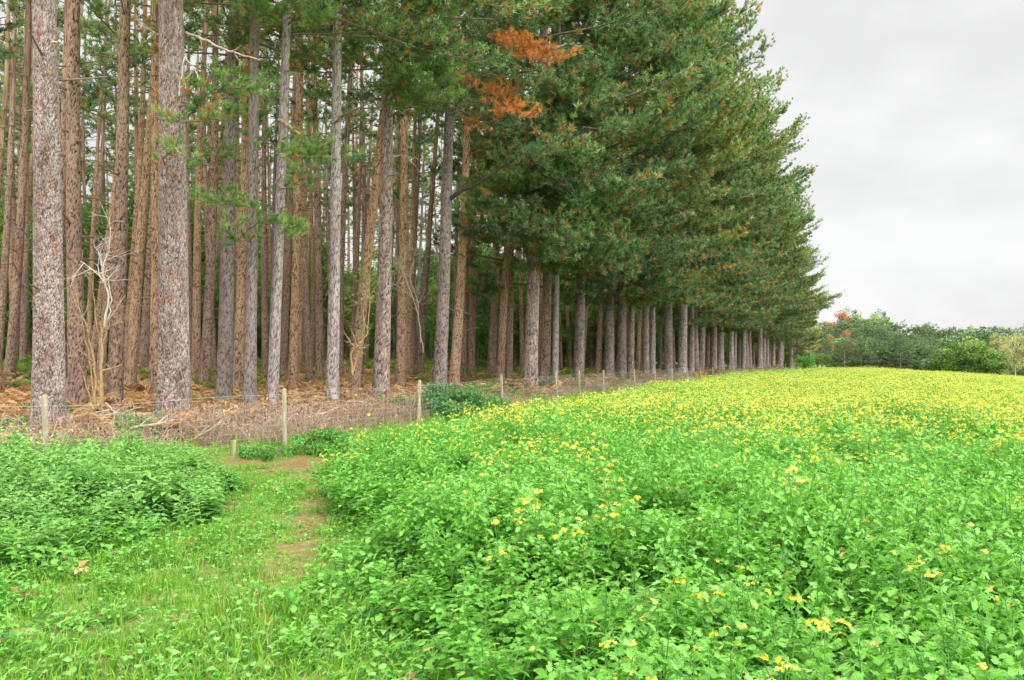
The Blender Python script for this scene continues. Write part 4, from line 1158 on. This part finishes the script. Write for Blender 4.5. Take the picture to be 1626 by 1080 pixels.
x2, y2 = cand(r, -9, 46, 12, 108, 9)       # tall grass between fence and crop
v2 = row_x(y2) - x2
k = ((v2 < -2.4) | ((y2 > 23) & (v2 < 4) & (r.rand(len(x2)) < .6))) & (x2 < edge_x(y2) + .8 + 1.2 * sm(40, 60, y2)) & (y2 > 13)
x2, y2 = x2[k], y2[k]; n2 = len(x2)
P = np.stack([np.concatenate([x, x2]), np.concatenate([y, y2])], -1)
scatter('track_grass', GV, np.column_stack([P, terrain(P[:, 0], P[:, 1])]), np.concatenate([vid, np.where(r.rand(n2) < .75, 4, 5 + r.randint(0, 3, n2))]), rots(n + n2, r, .2),
        np.repeat(np.concatenate([s, r.uniform(.9, 1.7, n2)])[:, None], 3, 1), 'short green grass and small weeds on the track and field margin', 'grass')

# -- nettles on the left
r = np.random.RandomState(44)
x, y = cand(r, -11, -1.8, 3.6, 12.2, 40)
rb = -3.15 + .22 * np.sin(y * 1.9) - 1.5 * sm(9.3, 11.6, y)
front = 7.0 + .55 * np.sin(x * 1.7) + .35 * (x + 3.5) * -1 * .5
k = (x < rb) & (row_x(y) - x < -2.9) & (x > -.62 * y - 2.0)
d1 = np.minimum(rb - x, (y - front) * .8)
low = (y < front)
k &= (~low) | (r.rand(len(x)) < .5 * sm(-2.8, -3.8, x + .35 * (7 - y)))
x, y, d1, low = x[k], y[k], d1[k], low[k]; n = len(x)
lf = lowfreq(x, y, 1.6, 8)
h = np.where(low, .30 + .25 * r.rand(n), (.42 + .50 * sm(0, 1.1, d1))) * (1 + .26 * lf + .15 * r.randn(n)) * (1 - .30 * sm(9.0, 11.0, y))
w_ = r.uniform(.85, 1.25, n)
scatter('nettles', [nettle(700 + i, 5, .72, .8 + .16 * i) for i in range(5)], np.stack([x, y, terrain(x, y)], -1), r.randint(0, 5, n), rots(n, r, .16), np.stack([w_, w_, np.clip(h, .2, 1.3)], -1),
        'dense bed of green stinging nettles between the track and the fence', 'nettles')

# -- the wood beyond, too far and dense to count
r = np.random.RandomState(47)
x, y = cand(r, -150, 62, 52, 175, .03)
px = 813 + x / y * F; v = (row_x(np.minimum(y, 130)) - x) * .925
k = (px > -260) & (px < 1262) & ((v > 44) | (y > 128)) & ((v < 92) | (y > 120))
x, y = x[k], y[k]; n = len(x); s = r.uniform(1.0, 1.7, n)
x3, y3 = cand(r, -120, 60, 60, 150, .10)
px3 = 813 + x3 / y3 * F; v3 = (row_x(np.minimum(y3, 130)) - x3) * .925
k = (px3 > -260) & (px3 < 1255) & (((v3 > 52) & (v3 < 72)) | ((y3 > 132) & (y3 < 146)))
x, y = np.concatenate([x, x3[k]]), np.concatenate([y, y3[k]]); nl_ = int(k.sum()); n0 = n; n = len(x); s = np.concatenate([s, r.uniform(.7, 1.1, nl_)])
scatter('distant_wood', UC[:3] + [FC['y'][0]], np.stack([x, y, terrain(x, y) - np.where(np.arange(n) < n0, .8, 1.1)], -1), np.where(np.arange(n) >= n0, 2, np.where(r.rand(n) < .12, 3, r.randint(0, 2, n))), rots(n, r, .04), np.stack([s, s, s * r.uniform(.9, 1.15, n)], -1),
        'distant green mass of leafy wood closing the view behind the pine trunks', 'distant wood')

# -- dry brush along the fence
r = np.random.RandomState(45)
x, y = cand(r, -14, 44, 8, 100, 3.4)
v = row_x(y) - x
k = (v > -3.5) & (v < np.where(r.rand(len(x)) < .3, 7, 1.6)) & (r.rand(len(x)) < np.where(y < 25, 1, .38)) & (x > -.62 * y - 3)
x, y, v = x[k], y[k], v[k]; n = len(x); lfb = lowfreq(x, y, 1.1, 6); kk = lfb > -.55; x, y, v, lfb = x[kk], y[kk], v[kk], lfb[kk]; n = len(x); s = r.uniform(.6, 1.2, n) * (.9 + .22 * lfb) * (1 - .35 * sm(-2.6, -3.5, v)) * (1 - .35 * sm(-1.5, .5, v))
scatter('dry_brush', [brush(800 + i) for i in range(5)], np.stack([x, y, terrain(x, y)], -1), r.randint(0, 5, n), rots(n, r, .1), np.stack([s, s, s * (.9 + .3 * r.rand(n))], -1),
        'tangle of dry pinkish brown bramble stems along the wire fence', 'dry brush')

# -- dead bracken and green fern under the pines
r = np.random.RandomState(46)
x, y = cand(r, -36, 48, 11, 104, 3.4)
v = row_x(y) - x; lf = lowfreq(x, y, .5, 3)
px = 813 + x / y * F
k = (v > -1.3) & (v < 34) & (px > -140) & (r.rand(len(x)) < np.where(v < 14, np.where(v < -.8, .6, 1.), .55))
x, y, v, lf, px = x[k], y[k], v[k], lf[k], px[k]; n = len(x)
green = r.rand(n) < np.clip(.05 + .75 * sm(9, 20, v + 4 * lf) + .45 * sm(560, 820, px), 0, .85)
s = r.uniform(.8, 1.55, n) * np.where(green, .95, 1.0)
P = np.stack([x, y, terrain(x, y)], -1); vi = r.randint(0, 4, n); ro = rots(n, r, .15); S = np.repeat(s[:, None], 3, 1)
scatter('dead_bracken', [fern(820 + i, [BRACK], 6, .60) for i in range(4)], P[~green], vi[~green], ro[~green], S[~green], 'orange-brown dead bracken on the floor of the pine wood', 'dead bracken')
scatter('green_ferns', [fern(840 + i, [FERNG], 6, .72, False) for i in range(4)], P[green], vi[green], ro[green], S[green], 'green and yellowing ferns on the shaded floor of the pine wood', 'ferns')

# ------------------------------------------------------------------ sky and light
w = bpy.data.worlds.new('World'); SC.world = w; w.use_nodes = True
t = w.node_tree; t.nodes.clear()
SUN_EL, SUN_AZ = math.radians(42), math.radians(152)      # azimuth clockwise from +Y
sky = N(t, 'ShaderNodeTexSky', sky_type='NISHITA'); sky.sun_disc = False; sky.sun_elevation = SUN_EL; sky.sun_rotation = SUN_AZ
tc = N(t, 'ShaderNodeTexCoord'); sep = N(t, 'ShaderNodeSeparateXYZ'); t.links.new(tc.outputs['Generated'], sep.inputs[0])
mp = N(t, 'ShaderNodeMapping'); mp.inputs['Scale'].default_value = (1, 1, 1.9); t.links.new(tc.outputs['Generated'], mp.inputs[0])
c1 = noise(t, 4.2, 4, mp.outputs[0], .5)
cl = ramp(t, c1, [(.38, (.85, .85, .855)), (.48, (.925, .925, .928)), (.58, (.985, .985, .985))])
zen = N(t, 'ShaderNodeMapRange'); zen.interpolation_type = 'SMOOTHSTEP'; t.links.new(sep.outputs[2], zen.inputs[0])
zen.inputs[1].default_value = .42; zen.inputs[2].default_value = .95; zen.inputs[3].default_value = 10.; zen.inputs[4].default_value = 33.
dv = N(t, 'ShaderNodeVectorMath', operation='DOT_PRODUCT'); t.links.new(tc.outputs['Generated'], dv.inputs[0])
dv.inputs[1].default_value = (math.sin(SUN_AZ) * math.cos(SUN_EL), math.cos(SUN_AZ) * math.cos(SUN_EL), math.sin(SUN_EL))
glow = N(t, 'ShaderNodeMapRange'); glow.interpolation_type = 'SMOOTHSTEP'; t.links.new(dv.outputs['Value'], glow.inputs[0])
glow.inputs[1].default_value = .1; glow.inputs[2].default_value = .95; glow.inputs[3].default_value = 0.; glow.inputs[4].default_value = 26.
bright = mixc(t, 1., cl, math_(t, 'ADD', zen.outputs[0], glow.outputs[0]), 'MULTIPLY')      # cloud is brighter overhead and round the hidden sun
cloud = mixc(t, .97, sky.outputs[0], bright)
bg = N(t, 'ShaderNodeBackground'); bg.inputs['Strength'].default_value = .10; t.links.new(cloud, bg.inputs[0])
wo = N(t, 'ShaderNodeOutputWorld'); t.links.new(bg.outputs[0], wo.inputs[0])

sl = bpy.data.lights.new('sun', 'SUN'); sl.energy = 1.5; sl.angle = math.radians(14); sl.color = (1, .965, .91)
so = bpy.data.objects.new('sun', sl); COL.objects.link(so)
sd = Vector((math.sin(SUN_AZ) * math.cos(SUN_EL), math.cos(SUN_AZ) * math.cos(SUN_EL), math.sin(SUN_EL)))
so.rotation_euler = sd.to_track_quat('Z', 'Y').to_euler(); so.location = (0, -10, 30)

# ------------------------------------------------------------------ camera
cd = bpy.data.cameras.new('camera'); cam = bpy.data.objects.new('camera', cd); COL.objects.link(cam)
cam.location = (0, 0, CAMZ); cam.rotation_euler = (math.radians(90), 0, 0)
cd.sensor_width = 36; cd.lens = F / 1626 * 36; cd.shift_y = (HZ - 540) / 1626
cd.clip_start = .05; cd.clip_end = 4000
SC.camera = cam
SC.view_settings.view_transform = 'Standard'; SC.view_settings.look = 'None'; SC.view_settings.exposure = 0; SC.view_settings.gamma = 1
SC.cycles.max_bounces = 7; SC.cycles.diffuse_bounces = 4; SC.cycles.glossy_bounces = 2; SC.cycles.transmission_bounces = 4; SC.cycles.transparent_max_bounces = 4
SC.cycles.use_denoising = True
